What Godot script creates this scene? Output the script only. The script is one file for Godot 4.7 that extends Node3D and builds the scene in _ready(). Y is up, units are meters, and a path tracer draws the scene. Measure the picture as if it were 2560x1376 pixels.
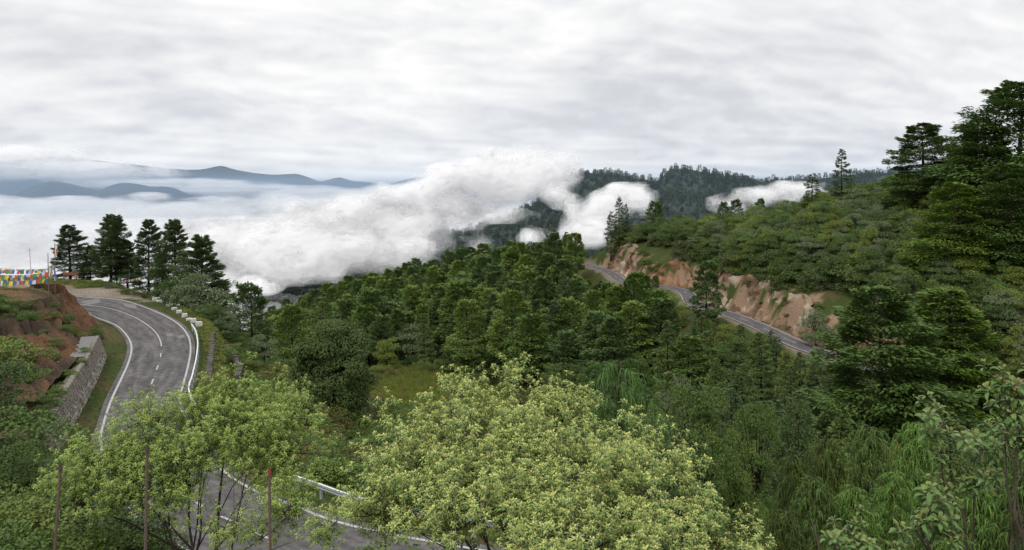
extends Node3D
# Metres, y up; the eye is at the origin, 17.5 m above the near road, and looks along -z.

const F := 1850.0            # focal length in pixels of the 2560 wide photograph
const HORIZON := 470.0
var rng := RandomNumberGenerator.new()
var names := {}
var mats := {}

func at(px: float, py: float, d: float) -> Vector3:
	return Vector3((px - 1280.0) / F * d, -(py - HORIZON) / F * d, -d)

func numbered(called: String) -> String:
	var n: int = names.get(called, 0)
	names[called] = n + 1
	return called if n == 0 else "%s_%03d" % [called, n]

func tag(o: Node, label := "", category := "", group := "", kind := "") -> Node:
	if label: o.set_meta("label", label)
	if category: o.set_meta("category", category)
	if group: o.set_meta("group", group)
	if kind: o.set_meta("kind", kind)
	return o

func noise(sd: int, freq: float, oct := 4, gain := 0.5) -> FastNoiseLite:
	var n := FastNoiseLite.new()
	n.seed = sd
	n.noise_type = FastNoiseLite.TYPE_SIMPLEX_SMOOTH
	n.frequency = freq
	n.fractal_octaves = oct
	n.fractal_gain = gain
	return n

func flat(c: Color, rough := 0.9, spec := 0.5) -> StandardMaterial3D:
	var m := StandardMaterial3D.new()
	m.albedo_color = c.linear_to_srgb()
	m.roughness = rough
	m.metallic_specular = spec
	return m

func add_mesh(called: String, mesh: Mesh, mat: Material, parent: Node = null) -> MeshInstance3D:
	var o := MeshInstance3D.new()
	o.mesh = mesh
	o.material_override = mat
	if parent:
		o.name = called
		parent.add_child(o, true)
	else:
		o.name = numbered(called)
		add_child(o, true)
	return o

func array_mesh(v: PackedVector3Array, n: PackedVector3Array, idx: PackedInt32Array, col := PackedColorArray(), uv := PackedVector2Array()) -> ArrayMesh:
	var a := []
	a.resize(Mesh.ARRAY_MAX)
	a[Mesh.ARRAY_VERTEX] = v
	if n.size(): a[Mesh.ARRAY_NORMAL] = n
	if idx.size(): a[Mesh.ARRAY_INDEX] = idx
	if col.size(): a[Mesh.ARRAY_COLOR] = col
	if uv.size(): a[Mesh.ARRAY_TEX_UV] = uv
	var m := ArrayMesh.new()
	m.add_surface_from_arrays(Mesh.PRIMITIVE_TRIANGLES, a)
	return m

func smooth(a: float, b: float, x: float) -> float:
	var t := clampf((x - a) / (b - a), 0.0, 1.0)
	return t * t * (3.0 - 2.0 * t)

# ---------------------------------------------------------------- sky
func sky_image() -> Image:
	var w := 2048
	var h := 1024
	var im := Image.create(w, h, false, Image.FORMAT_RGBF)
	var big := noise(11, 0.22, 3)
	var mid := noise(14, 0.55, 4, 0.5)
	var fine := noise(12, 1.5, 6, 0.6)
	var streak := noise(13, 1.0, 4)
	for y in h / 2 + 1:
		var el := (0.5 - (y + 0.5) / h) * PI
		var e := rad_to_deg(el)
		var s := maxf(sin(el), 0.0)
		var k := cos(el) / (s + 0.27)
		var low := 1.0 - smooth(1.5, 6.0, e)
		var zen := 1.0 + 0.24 * smooth(0.2, 0.9, s)
		for x in w:
			var az := (x + 0.5) / w * TAU
			var ux := sin(az) * k
			var uz := -cos(az) * k
			var a := big.get_noise_2d(ux * 1.7 + 3.3 + uz * 0.5, uz * 2.1)
			var m := mid.get_noise_2d(ux * 2.0 + uz * 0.7, uz * 2.8 + a * 0.8)
			var b := fine.get_noise_2d(ux * 2.3 + uz * 0.8 + m * 0.4, uz * 3.6 + a * 0.6)
			var t := a * 0.55 + m * 0.38 + b * 0.55 + 0.08
			# the broad grey field of thicker cloud ahead
			var az0 := az if az < PI else az - TAU
			t -= 0.42 * exp(-pow((rad_to_deg(az0) - 8.0) / 15.0, 2.0) - pow((e - 6.0) / 3.6, 2.0))
			var lum := 0.835 + 0.13 * smooth(-0.1, 0.6, t) - 0.17 * smooth(0.1, -0.7, t)
			# thin stratus near the horizon, with the bright gap below it
			var st := streak.get_noise_2d(az * 3.0 + e * 0.5, e * 1.3 + az * 1.6)
			lum += 0.15 * st * low
			lum += 0.13 * exp(-pow((e - 1.0 - 0.4 * sin(az0 * 5.0 + 1.0)) / 0.5, 2.0)) * (0.6 + st)
			lum = maxf(lum, 0.6) * zen
			var blue := clampf((0.9 - lum) * 0.3, 0.0, 0.085)
			im.set_pixel(x, y, Color(lum * (1.0 - blue), lum * (1.0 - blue * 0.6), lum * (1.0 + blue * 0.25)))
	im.fill_rect(Rect2i(0, h / 2 + 1, w, h / 2 - 1), Color(0.62, 0.64, 0.67))
	return im

# ---------------------------------------------------------------- clouds
# A bank of cloud: lobes [centre, radii, weight] joined and broken up by noise, drawn as nested shells whose opacity grows inwards.
func cloud_bank(lobes: Array, cell: Vector3, sd: int, wave: float, amp: float, levels: Array, pow_edge := 1.0) -> ArrayMesh:
	var lo := Vector3.INF
	var hi := -Vector3.INF
	for l in lobes:
		lo = lo.min(l[0] - l[1] * 1.8)
		hi = hi.max(l[0] + l[1] * 1.8)
	var nx := int((hi.x - lo.x) / cell.x) + 2
	var ny := int((hi.y - lo.y) / cell.y) + 2
	var nz := int((hi.z - lo.z) / cell.z) + 2
	var nz1 := noise(sd, 1.0 / wave, 5, 0.5)
	nz1.domain_warp_enabled = true
	nz1.domain_warp_amplitude = wave * 0.35
	nz1.domain_warp_frequency = 1.0 / wave
	var f := PackedFloat32Array()
	f.resize(nx * ny * nz)
	var c := 0
	for k in nz:
		for j in ny:
			for i in nx:
				var p := lo + Vector3(i, j, k) * cell
				var best := -9.0
				for l in lobes:
					var q: Vector3 = (p - l[0]) / l[1]
					var r := q.length()
					if r < 1.8: best = maxf(best, l[2] * (1.0 - r) - maxf(0.0, r - 1.35) * 2.6)
				if best > -1.2:
					best += amp * nz1.get_noise_3d(p.x, p.y * 1.35, p.z)
				f[c] = best
				c += 1
	var sx := 1
	var sy := nx
	var sz := nx * ny
	var v := PackedVector3Array()
	var n := PackedVector3Array()
	var col := PackedColorArray()
	var idx := PackedInt32Array()
	var map := PackedInt32Array()
	map.resize(nx * ny * nz)
	for lv in levels:
		var iso: float = lv[0]
		var alpha: float = lv[1]
		map.fill(-1)
		for k in nz - 1:
			for j in ny - 1:
				var o := k * sz + j * sy
				for i in nx - 1:
					var b := o + i
					var v0 := f[b]
					var v1 := f[b + 1]
					var v2 := f[b + sy]
					var v3 := f[b + sy + 1]
					var v4 := f[b + sz]
					var v5 := f[b + sz + 1]
					var v6 := f[b + sz + sy]
					var v7 := f[b + sz + sy + 1]
					var cnt := int(v0 > iso) + int(v1 > iso) + int(v2 > iso) + int(v3 > iso) + int(v4 > iso) + int(v5 > iso) + int(v6 > iso) + int(v7 > iso)
					if cnt == 0 or cnt == 8: continue
					var s := Vector3.ZERO
					var m := 0
					if (v0 > iso) != (v1 > iso): s += Vector3((iso - v0) / (v1 - v0), 0, 0); m += 1
					if (v2 > iso) != (v3 > iso): s += Vector3((iso - v2) / (v3 - v2), 1, 0); m += 1
					if (v4 > iso) != (v5 > iso): s += Vector3((iso - v4) / (v5 - v4), 0, 1); m += 1
					if (v6 > iso) != (v7 > iso): s += Vector3((iso - v6) / (v7 - v6), 1, 1); m += 1
					if (v0 > iso) != (v2 > iso): s += Vector3(0, (iso - v0) / (v2 - v0), 0); m += 1
					if (v1 > iso) != (v3 > iso): s += Vector3(1, (iso - v1) / (v3 - v1), 0); m += 1
					if (v4 > iso) != (v6 > iso): s += Vector3(0, (iso - v4) / (v6 - v4), 1); m += 1
					if (v5 > iso) != (v7 > iso): s += Vector3(1, (iso - v5) / (v7 - v5), 1); m += 1
					if (v0 > iso) != (v4 > iso): s += Vector3(0, 0, (iso - v0) / (v4 - v0)); m += 1
					if (v1 > iso) != (v5 > iso): s += Vector3(1, 0, (iso - v1) / (v5 - v1)); m += 1
					if (v2 > iso) != (v6 > iso): s += Vector3(0, 1, (iso - v2) / (v6 - v2)); m += 1
					if (v3 > iso) != (v7 > iso): s += Vector3(1, 1, (iso - v3) / (v7 - v3)); m += 1
					s /= maxf(m, 1)
					map[b] = v.size()
					v.append(lo + (Vector3(i, j, k) + s) * cell)
					n.append((-Vector3((v1 + v3 + v5 + v7 - v0 - v2 - v4 - v6) / cell.x, (v2 + v3 + v6 + v7 - v0 - v1 - v4 - v5) / cell.y, (v4 + v5 + v6 + v7 - v0 - v1 - v2 - v3) / cell.z)).normalized())
					col.append(Color(1, 1, 1, alpha))
		for k in range(1, nz - 1):
			for j in range(1, ny - 1):
				var o := k * sz + j * sy
				for i in range(1, nx - 1):
					var b := o + i
					if map[b] < 0: continue
					var here := f[b] > iso
					if (f[b + 1] > iso) != here:
						quad(idx, map[b], map[b - sy], map[b - sy - sz], map[b - sz], here)
					if (f[b + sy] > iso) != here:
						quad(idx, map[b], map[b - sz], map[b - sz - 1], map[b - 1], here)
					if (f[b + sz] > iso) != here:
						quad(idx, map[b], map[b - 1], map[b - 1 - sy], map[b - sy], here)
	return array_mesh(v, n, idx, col)

func quad(idx: PackedInt32Array, a: int, b: int, c: int, d: int, turn: bool) -> void:
	if a < 0 or b < 0 or c < 0 or d < 0: return
	if not turn:
		idx.append(a); idx.append(b); idx.append(c); idx.append(a); idx.append(c); idx.append(d)
	else:
		idx.append(a); idx.append(c); idx.append(b); idx.append(a); idx.append(d); idx.append(c)

func cloud_mat(white := 0.97) -> StandardMaterial3D:
	var m := StandardMaterial3D.new()
	m.albedo_color = Color(white, white, white + 0.005).linear_to_srgb()
	m.roughness = 1.0
	m.specular_mode = BaseMaterial3D.SPECULAR_DISABLED
	m.vertex_color_use_as_albedo = true
	m.transparency = BaseMaterial3D.TRANSPARENCY_ALPHA
	m.cull_mode = BaseMaterial3D.CULL_DISABLED
	m.backlight_enabled = true
	m.backlight = Color(1.0, 1.0, 1.0)
	return m

# ---------------------------------------------------------------- setting up
func set_stage() -> void:
	var cam := Camera3D.new()
	cam.name = "camera"
	cam.projection = Camera3D.PROJECTION_FRUSTUM
	cam.near = 0.5
	cam.far = 60000.0
	cam.keep_aspect = Camera3D.KEEP_HEIGHT
	cam.size = 1376.0 / F * cam.near
	cam.frustum_offset = Vector2(0, -(688.0 - HORIZON) / F * cam.near)
	add_child(cam)
	cam.current = true
	var e := Environment.new()
	e.background_mode = Environment.BG_SKY
	var pano := PanoramaSkyMaterial.new()
	pano.panorama = ImageTexture.create_from_image(sky_image())
	e.sky = Sky.new()
	e.sky.sky_material = pano
	e.tonemap_mode = Environment.TONE_MAPPER_LINEAR
	e.tonemap_exposure = 1.08
	e.volumetric_fog_enabled = true
	e.volumetric_fog_density = 0.0
	e.sdfgi_enabled = true
	e.ssao_enabled = true
	e.ssil_enabled = true
	var we := WorldEnvironment.new()
	we.name = "world"
	we.environment = e
	add_child(we)
	var sun := DirectionalLight3D.new()
	sun.name = "sun"
	sun.light_energy = 0.5
	sun.light_angular_distance = 14.0
	sun.light_color = Color(1.0, 0.98, 0.95)
	sun.shadow_enabled = true
	sun.rotation_degrees = Vector3(-55, -30, 0)
	add_child(sun)
# ---------------------------------------------------------------- distance
var far_ground := PackedVector3Array()
# A ridge: crest points in world metres; the near slope falls towards the viewer, the far one away.
func ridge(crest: Array, fall: float, run: float, cell: float, sd: int, rough: float, wooded := false) -> ArrayMesh:
	var curve := PackedVector3Array()
	for i in crest.size() - 1:
		var a: Vector3 = crest[i]
		var b: Vector3 = crest[i + 1]
		var p0: Vector3 = crest[maxi(i - 1, 0)]
		var p3: Vector3 = crest[mini(i + 2, crest.size() - 1)]
		var steps := maxi(1, int(a.distance_to(b) / cell))
		for s in steps:
			curve.append(a.cubic_interpolate(b, p0, p3, s / float(steps)))
	curve.append(crest[-1])
	var nn := noise(sd, 1.0 / (run * 0.35), 5, 0.55)
	var rows := int(run / cell)
	var v := PackedVector3Array()
	var idx := PackedInt32Array()
	var back := 6
	var w := curve.size()
	for r in range(-back, rows + 1):
		for i in w:
			var p := curve[i]
			var t := r / float(rows)
			var dir := Vector3(-p.x, 0, -p.z).normalized()
			var q := p + dir * (run * t)
			var sp := nn.get_noise_2d(q.x, q.z)
			var rid := 1.0 - absf(nn.get_noise_2d(q.x * 0.8 + 900.0, q.z * 0.8)) * 2.0
			q.y -= fall * (absf(t) * 0.85 + t * t * 0.15)
			q.y += rough * (sp + rid * 0.8 - 0.4) * smooth(0.0, 0.12, absf(t)) + rough * 0.12 * nn.get_noise_2d(q.x * 5.0, q.z * 5.0)
			v.append(q)
			if wooded and r >= -1: far_ground.append(q)
	for r in rows + back:
		for i in w - 1:
			var a := r * w + i
			idx.append_array([a, a + w, a + 1, a + 1, a + w, a + w + 1])
	var st := SurfaceTool.new()
	st.create_from_arrays(arrays(v, idx))
	st.generate_normals()
	return st.commit()

func arrays(v: PackedVector3Array, idx: PackedInt32Array) -> Array:
	var a := []
	a.resize(Mesh.ARRAY_MAX)
	a[Mesh.ARRAY_VERTEX] = v
	a[Mesh.ARRAY_INDEX] = idx
	return a

func build_distance() -> void:
	var blue := flat(Color(0.035, 0.05, 0.055))
	# far chains
	var chain := []
	for q in [[-500, 425], [-250, 412], [-60, 415], [100, 394], [170, 396], [240, 400], [330, 410], [430, 421], [500, 423], [550, 414], [590, 424], [640, 432], [690, 436], [740, 434], [775, 444], [800, 453], [822, 448], [850, 443], [880, 451], [930, 456], [960, 462], [1000, 452], [1030, 445], [1070, 440], [1090, 448], [1130, 462], [1180, 462], [1210, 456], [1250, 464], [1330, 474], [1450, 470]]: chain.append(at(q[0], q[1] + 1, 15000))
	tag(add_mesh("mountains", ridge(chain, 900, 3000, 90, 4, 60), blue), "farthest chain of pale blue mountains along the horizon", "mountains", "", "structure")
	var near_chain := []
	for q in [[-300, 470], [-150, 482], [0, 494], [60, 474], [90, 462], [125, 453], [150, 455], [190, 464], [240, 475], [270, 467], [300, 458], [340, 460], [380, 467], [410, 466], [440, 472], [480, 488], [520, 492], [560, 504], [620, 512], [680, 521], [800, 540]]: near_chain.append(at(q[0], q[1], 8500))
	tag(add_mesh("mountains", ridge(near_chain, 900, 2200, 60, 5, 90), blue), "nearer blue mountains rising from the cloud at far left", "mountains", "", "structure")
	# the forested hill behind
	var hill := []
	for q in [[400, 790, 1350], [480, 760, 1380], [560, 712, 1400], [640, 676, 1420], [705, 654, 1450], [800, 650, 1500], [900, 634, 1560], [960, 612, 1600], [1010, 600, 1640], [1100, 582, 1700], [1170, 568, 1750], [1240, 545, 1800], [1330, 505, 1850], [1400, 465, 1900], [1425, 440, 1930], [1450, 428, 1950], [1500, 424, 1950], [1560, 430, 1950], [1635, 446, 1900], [1665, 425, 1900], [1700, 414, 1900], [1760, 424, 1900], [1830, 437, 1950], [1900, 446, 2000], [1960, 444, 2000], [2050, 440, 2000], [2130, 430, 2000], [2220, 424, 2000], [2500, 415, 2000]]:
		hill.append(at(q[0], q[1] + 8, q[2]))
	tag(add_mesh("hill", ridge(hill, 380, 900, 12.5, 6, 45, true), flat(Color(0.03, 0.045, 0.035))), "dark forested hill behind the mist beyond the valley", "hill", "", "structure")
	# valley haze
	var haze := FogVolume.new()
	haze.name = "haze"
	haze.shape = RenderingServer.FOG_VOLUME_SHAPE_BOX
	haze.size = Vector3(50000, 900, 29000)
	haze.position = Vector3(0, -300, -900 - 14500)
	var fm := FogMaterial.new()
	fm.density = 0.000085
	fm.albedo = Color(0.76, 0.87, 1.0)
	haze.material = fm
	add_child(haze)
	tag(haze, "blue haze over the far valley and mountains", "haze", "", "stuff")

func build_clouds() -> void:
	var cm := cloud_mat(0.995)
	var lv := [[-0.13, 0.04], [-0.04, 0.07], [0.05, 0.11], [0.14, 0.17], [0.25, 0.3], [0.4, 0.7]]
	# cloud sea: stacked sheets over the valley
	sea()
	var t0 := Time.get_ticks_msec()
	# main bank that climbs the hill
	bank("white cloud bank climbing from the valley onto the forested hill", [[760, 618, 1250, 340, 62, 1.0], [940, 556, 1280, 200, 60, 1.0], [1090, 504, 1300, 150, 54, 1.0], [1215, 455, 1320, 130, 46, 1.0], [1340, 430, 1350, 90, 50, 0.9], [1300, 408, 1400, 80, 40, 0.75], [1405, 420, 1380, 44, 36, 0.6], [1590, 497, 1250, 74, 34, 1.0], [1525, 527, 1220, 86, 42, 1.0], [1480, 570, 1150, 70, 42, 0.9], [1335, 600, 1000, 36, 30, 0.6], [1395, 597, 1000, 36, 14, 0.4], [1400, 485, 1250, 40, 30, 0.42], [1260, 540, 1250, 70, 16, 0.34], [1440, 545, 1150, 28, 46, 0.42], [1010, 620, 1150, 80, 16, 0.4]], Vector3(7, 5, 12), 21, 115.0, 1.08, lv, cm)
	bank("thin mist lying across the right part of the forested hill", [[1830, 508, 1500, 56, 22, 0.62], [1910, 492, 1500, 90, 22, 0.75], [1990, 474, 1500, 80, 18, 0.6]], Vector3(5, 3.5, 8), 22, 85.0, 0.95, lv, cm)
	# banks far out over the cloud sea
	bank("pale cloud bank high on the left before the farthest mountains", [[-250, 415, 11000, 300, 45, 1.0], [20, 402, 11000, 200, 34, 1.0], [230, 430, 11000, 190, 24, 1.0], [420, 460, 11000, 220, 13, 0.9], [600, 471, 11000, 230, 11, 0.9], [820, 483, 11000, 260, 12, 0.9], [1050, 480, 11000, 200, 16, 0.9]], Vector3(75, 28, 150), 23, 1000.0, 0.8, lv, cm)
	bank("cloud hugging the foot of the nearer blue mountains", [[-150, 525, 6800, 350, 30, 1.0], [180, 528, 6800, 260, 28, 1.0], [430, 534, 6800, 260, 24, 1.0], [700, 535, 6800, 260, 24, 1.0], [350, 492, 7300, 60, 10, 0.5], [540, 500, 7300, 90, 8, 0.5], [170, 500, 7300, 70, 10, 0.5], [900, 520, 5200, 300, 34, 0.9]], Vector3(48, 20, 100), 24, 560.0, 0.9, lv, cm)
	bank("broad soft cloud over the valley behind the row of pines", [[200, 600, 3600, 500, 40, 1.0], [560, 620, 3200, 380, 45, 1.0], [780, 590, 3000, 250, 50, 1.0], [-150, 590, 3600, 300, 45, 1.0], [420, 680, 2300, 320, 40, 0.9], [650, 700, 1900, 160, 40, 0.8]], Vector3(25, 14, 52), 25, 300.0, 0.95, lv, cm)
	bank("small wisps of mist at the lower left edge of the forest", [[565, 745, 820, 55, 26, 0.6], [620, 715, 900, 70, 22, 0.55], [505, 770, 800, 60, 30, 0.6]], Vector3(4, 3, 8), 26, 50.0, 1.0, lv, cm)
	print("banks ", Time.get_ticks_msec() - t0)

func bank(label: String, list: Array, cell: Vector3, sd: int, wave: float, amp: float, lv: Array, cm: Material) -> void:
	var lobes := []
	for q in list:
		var s: float = q[2] / F
		lobes.append([at(q[0], q[1], q[2]), Vector3(q[3] * s, q[4] * s, q[3] * s * 0.8), q[5]])
	tag(add_mesh("cloud", cloud_bank(lobes, cell, sd, wave, amp, lv), cm), label, "cloud", "", "stuff")

func sea() -> void:
	var cm := cloud_mat(0.88)
	var big := noise(31, 1.0 / 2600.0, 3)
	var puff := noise(32, 1.0 / 520.0, 6, 0.55)
	var v := PackedVector3Array()
	var col := PackedColorArray()
	var idx := PackedInt32Array()
	var nu := 240
	var nv := 200
	for layer in 5:
		var first := v.size()
		for j in nv + 1:
			var d := 700.0 * pow(40.0, j / float(nv))
			for i in nu + 1:
				var x := d * lerpf(-1.25, 0.75, i / float(nu))
				var b := big.get_noise_2d(x, -d)
				var p := puff.get_noise_2d(x, -d * 0.8)
				var billow := absf(p)
				var h := -230.0 + b * 90.0 + (0.4 - billow) * 120.0
				var thick := 14.0 + 26.0 * absf(puff.get_noise_2d(x + 5000.0, d))
				h -= (layer) * thick
				v.append(Vector3(x, h, -d))
				col.append(Color(1, 1, 1, [0.15, 0.22, 0.35, 0.6, 1.0][layer]))
		for j in nv:
			for i in nu:
				var a := first + j * (nu + 1) + i
				idx.append_array([a, a + nu + 1, a + 1, a + 1, a + nu + 1, a + nu + 2])
	var st := SurfaceTool.new()
	var ar := arrays(v, idx)
	ar[Mesh.ARRAY_COLOR] = col
	st.create_from_arrays(ar)
	st.generate_normals()
	tag(add_mesh("cloud_sea", st.commit(), cm), "sea of white cloud filling the valley to the horizon", "clouds", "", "stuff")
# ---------------------------------------------------------------- land
var ctrl: Array[Vector3] = []
var wts := PackedFloat64Array()
var cx := PackedFloat64Array()
var cz := PackedFloat64Array()
var road_in := PackedVector3Array()    # near road: its inner and outer edge, same count
var road_out := PackedVector3Array()
var road_mid := PackedVector3Array()
var far_mid := PackedVector3Array()    # road on the opposite hillside
var land_noise := noise(41, 1.0 / 14.0, 4)

func on_road(px: float, py: float, h: float) -> Vector3:
	return at(px, py, h * F / (py - HORIZON))

func spline(p: Array, step: float) -> PackedVector3Array:
	var out := PackedVector3Array()
	for i in p.size() - 1:
		var a: Vector3 = p[i]
		var b: Vector3 = p[i + 1]
		var p0: Vector3 = p[maxi(i - 1, 0)]
		var p3: Vector3 = p[mini(i + 2, p.size() - 1)]
		var n := maxi(1, int(a.distance_to(b) / step))
		for s in n:
			out.append(a.cubic_interpolate(b, p0, p3, s / float(n)))
	out.append(p[-1])
	return out

func resample(p: PackedVector3Array, n: int) -> PackedVector3Array:
	var out := PackedVector3Array()
	for i in n:
		var t := i * (p.size() - 1) / float(n - 1)
		var k := mini(int(t), p.size() - 2)
		out.append(p[k].lerp(p[k + 1], t - k))
	return out

func plan_roads() -> void:
	var pairs := [
		[40, 771, 16.9, 20, 737, 16.0], [205, 785, 17.1, 195, 741, 16.2], [245, 797, 17.2, 300, 750, 16.4], [290, 815, 17.4, 380, 775, 16.7], [318, 845, 17.5, 440, 805, 17.0],
		[326, 872, 17.5, 470, 837, 17.2], [318, 907, 17.5, 478, 872, 17.4], [300, 947, 17.5, 472, 915, 17.5], [275, 1000, 17.5, 460, 962, 17.5], [255, 1060, 17.5, 452, 1005, 17.5],
		[247, 1112, 17.5, 478, 1070, 17.5], [285, 1215, 17.5, 545, 1160, 17.5], [349, 1306, 17.5, 625, 1218, 17.5], [435, 1366, 17.5, 730, 1260, 17.5], [570, 1440, 17.5, 862, 1308, 17.5],
		[790, 1530, 17.5, 1073, 1351, 17.5], [1060, 1630, 17.5, 1400, 1405, 17.5], [1500, 1740, 17.5, 1800, 1460, 17.5]]
	var a := []
	var b := []
	for q in pairs:
		a.append(on_road(q[0], q[1], q[2]))
		b.append(on_road(q[3], q[4], q[5]))
	for i in pairs.size() - 1:
		var n := 8
		for s in n:
			var t := s / float(n)
			road_in.append(a[i].cubic_interpolate(a[i + 1], a[maxi(i - 1, 0)], a[mini(i + 2, a.size() - 1)], t))
			road_out.append(b[i].cubic_interpolate(b[i + 1], b[maxi(i - 1, 0)], b[mini(i + 2, b.size() - 1)], t))
	for i in road_in.size():
		road_mid.append((road_in[i] + road_out[i]) * 0.5)
	var c := []
	for q in [[1440, 655], [1500, 672], [1532, 686], [1556, 703], [1600, 713], [1660, 716], [1702, 725], [1722, 738], [1732, 757], [1766, 770], [1815, 783], [1890, 812], [1960, 845], [2020, 871], [2110, 899], [2260, 944], [2500, 1005], [2800, 1090]]:
		c.append(on_road(q[0], q[1], 35.3))
	far_mid = spline(c, 4.0)

func plan_land() -> void:
	plan_roads()
	# the hill the eye stands on, falling to the road
	for p in [[0, -4.7, 2], [0, -5.3, -8], [-22, -4.8, 0], [22, -5.2, 0], [42, -7, 0], [-45, -6, 4], [-10, -9, -15], [10, -9.5, -15], [25, -11, -16], [0, -13, -24], [12, -13.6, -24], [-10, -13.4, -26], [-22, -13.0, -26], [-14, -15.2, -31], [26, -15, -26], [40, -17, -26],
			[60, -20, -24], [90, -22, -20], [45, -22, -42], [70, -28, -46], [100, -30, -50], [60, -36, -85], [30, -27, -52], [140, -25, -40], [220, -20, -60], [-80, -8, 10], [-120, -10, -20],
			# beyond the road, down into the valley
			[0, -24, -60], [-8, -21, -50], [20, -31, -66], [-16, -26, -72], [-5, -33, -90], [12, -42, -118], [-2, -45, -150], [40, -44, -105], [52, -42, -112], [30, -46, -150], [44, -43, -170], [30, -45, -210], [36, -41, -250], [28, -42, -290],
			[-20, -48, -190], [-30, -50, -205], [-20, -55, -240], [-60, -62, -300], [0, -54, -300], [-20, -52, -420], [20, -48, -380], [-70, -70, -480], [-130, -88, -560], [-120, -88, -300], [-150, -112, -400], [-100, -64, -205], [-68, -46, -195], [-60, -43, -150], [-44, -31, -112], [-36, -24, -92],
			[-30, -24, -80], [-24, -23, -66], [-46, -25, -104], [-160, -75, -240], [-220, -120, -330], [-250, -140, -520], [-160, -40, -150], [-210, -70, -150], [-140, -22, -110], [40, -50, -400], [90, -40, -390], [60, -60, -520], [150, -30, -420], [220, -20, -340],
			# opposite hillside
			[71, -23.5, -214], [67, -22.5, -232], [76, -25.5, -184], [83, -28.5, -160], [96, -34, -136], [118, -33, -118], [150, -33, -96], [90, -21, -196], [108, -14, -226], [120, -11, -222], [112, -10, -262], [99, -17, -283], [119, -12, -178], [103, -27, -142], [108, -23, -160], [146, -3, -240], [154, -1, -222], [150, -14, -170], [200, 10, -230], [200, -5, -160], [190, -20, -110], [130, -8, -300], [170, -4, -300], [115, -26, -350],
			[58, -21.5, -316], [44, -24, -336], [78, -20.5, -306], [68, -21.5, -286], [74, -22.5, -262], [50, -23.5, -308], [61, -22.5, -284], [40, -29, -326], [30, -36, -345], [50, -36, -365]]:
		ctrl.append(Vector3(p[0], p[1], p[2]))
	# cut hill left of the near road, its terrace, the outside of the bend
	for q in [[150, 985, 55], [60, 1000, 50], [-120, 1000, 50], [0, 895, 62], [100, 872, 70], [150, 822, 78], [100, 795, 80], [0, 772, 78], [0, 752, 85], [118, 727, 90], [146, 722, 93], [60, 716, 97], [-150, 722, 95], [-150, 800, 75], [-300, 900, 60], [60, 1150, 36], [-100, 1150, 32], [100, 1250, 32], [200, 1260, 33],
			[300, 718, 121], [200, 712, 122], [100, 708, 122], [380, 745, 118], [290, 702, 127], [440, 780, 112], [480, 800, 104], [560, 880, 92], [590, 960, 80], [560, 830, 100], [180, 700, 130], [60, 705, 130], [450, 800, 125]]:
		ctrl.append(at(q[0], q[1], q[2]))
	var foot := resample(spline(bank_foot(), 0.5), 9)
	var head := resample(spline(bank_head(), 0.5), 9)
	for i in 9:
		for t in [0.3, 0.65]:
			ctrl.append(foot[i].lerp(head[i], t) - Vector3(0, 1.3, 0))
	for i in range(0, road_mid.size(), 8):
		ctrl.append(road_mid[i])
	for i in range(0, far_mid.size(), 6):
		ctrl.append(far_mid[i] + Vector3(0, -0.3, 0))
	var n := ctrl.size()
	var m: Array[PackedFloat64Array] = []
	for i in n:
		var row := PackedFloat64Array()
		row.resize(n + 2)
		for j in n:
			row[j] = Vector2(ctrl[i].x - ctrl[j].x, ctrl[i].z - ctrl[j].z).length()
		row[i] -= 1.2      # a little smoothing
		row[n] = 1.0
		row[n + 1] = ctrl[i].y
		m.append(row)
	var last := PackedFloat64Array()
	last.resize(n + 2)
	last.fill(1.0)
	last[n] = 0.0
	last[n + 1] = 0.0
	m.append(last)
	var w := n + 1
	for i in w:
		var best := i
		for r in range(i + 1, w):
			if absf(m[r][i]) > absf(m[best][i]): best = r
		var tmp := m[i]
		m[i] = m[best]
		m[best] = tmp
		var pivot := m[i]
		for r in range(i + 1, w):
			var k := m[r][i] / pivot[i]
			if k == 0.0: continue
			var row := m[r]
			for c in range(i, w + 1):
				row[c] -= k * pivot[c]
			m[r] = row
	wts.resize(w)
	for i in range(w - 1, -1, -1):
		var s := m[i][w]
		for c in range(i + 1, w):
			s -= m[i][c] * wts[c]
		wts[i] = s / m[i][i]
	for p in ctrl:
		cx.append(p.x)
		cz.append(p.z)

# [distance to the middle line, height there, signed side]
func near_line(line: PackedVector3Array, x: float, z: float) -> Vector3:
	var best := 1e9
	var out := Vector3(1e4, 0, 0)
	for i in line.size() - 1:
		var a := line[i]
		var dx := line[i + 1].x - a.x
		var dz := line[i + 1].z - a.z
		var ex := x - a.x
		var ez := z - a.z
		var t := clampf((ex * dx + ez * dz) / (dx * dx + dz * dz), 0.0, 1.0)
		var fx := ex - dx * t
		var fz := ez - dz * t
		var d := fx * fx + fz * fz
		if d < best:
			best = d
			out = Vector3(0, lerpf(a.y, line[i + 1].y, t), signf(dx * ez - dz * ex))
	out.x = sqrt(best)
	return out

func raw_height(x: float, z: float) -> float:
	var s := wts[wts.size() - 1]
	for i in cx.size():
		var dx := x - cx[i]
		var dz := z - cz[i]
		s += wts[i] * sqrt(dx * dx + dz * dz)
	return s

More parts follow.
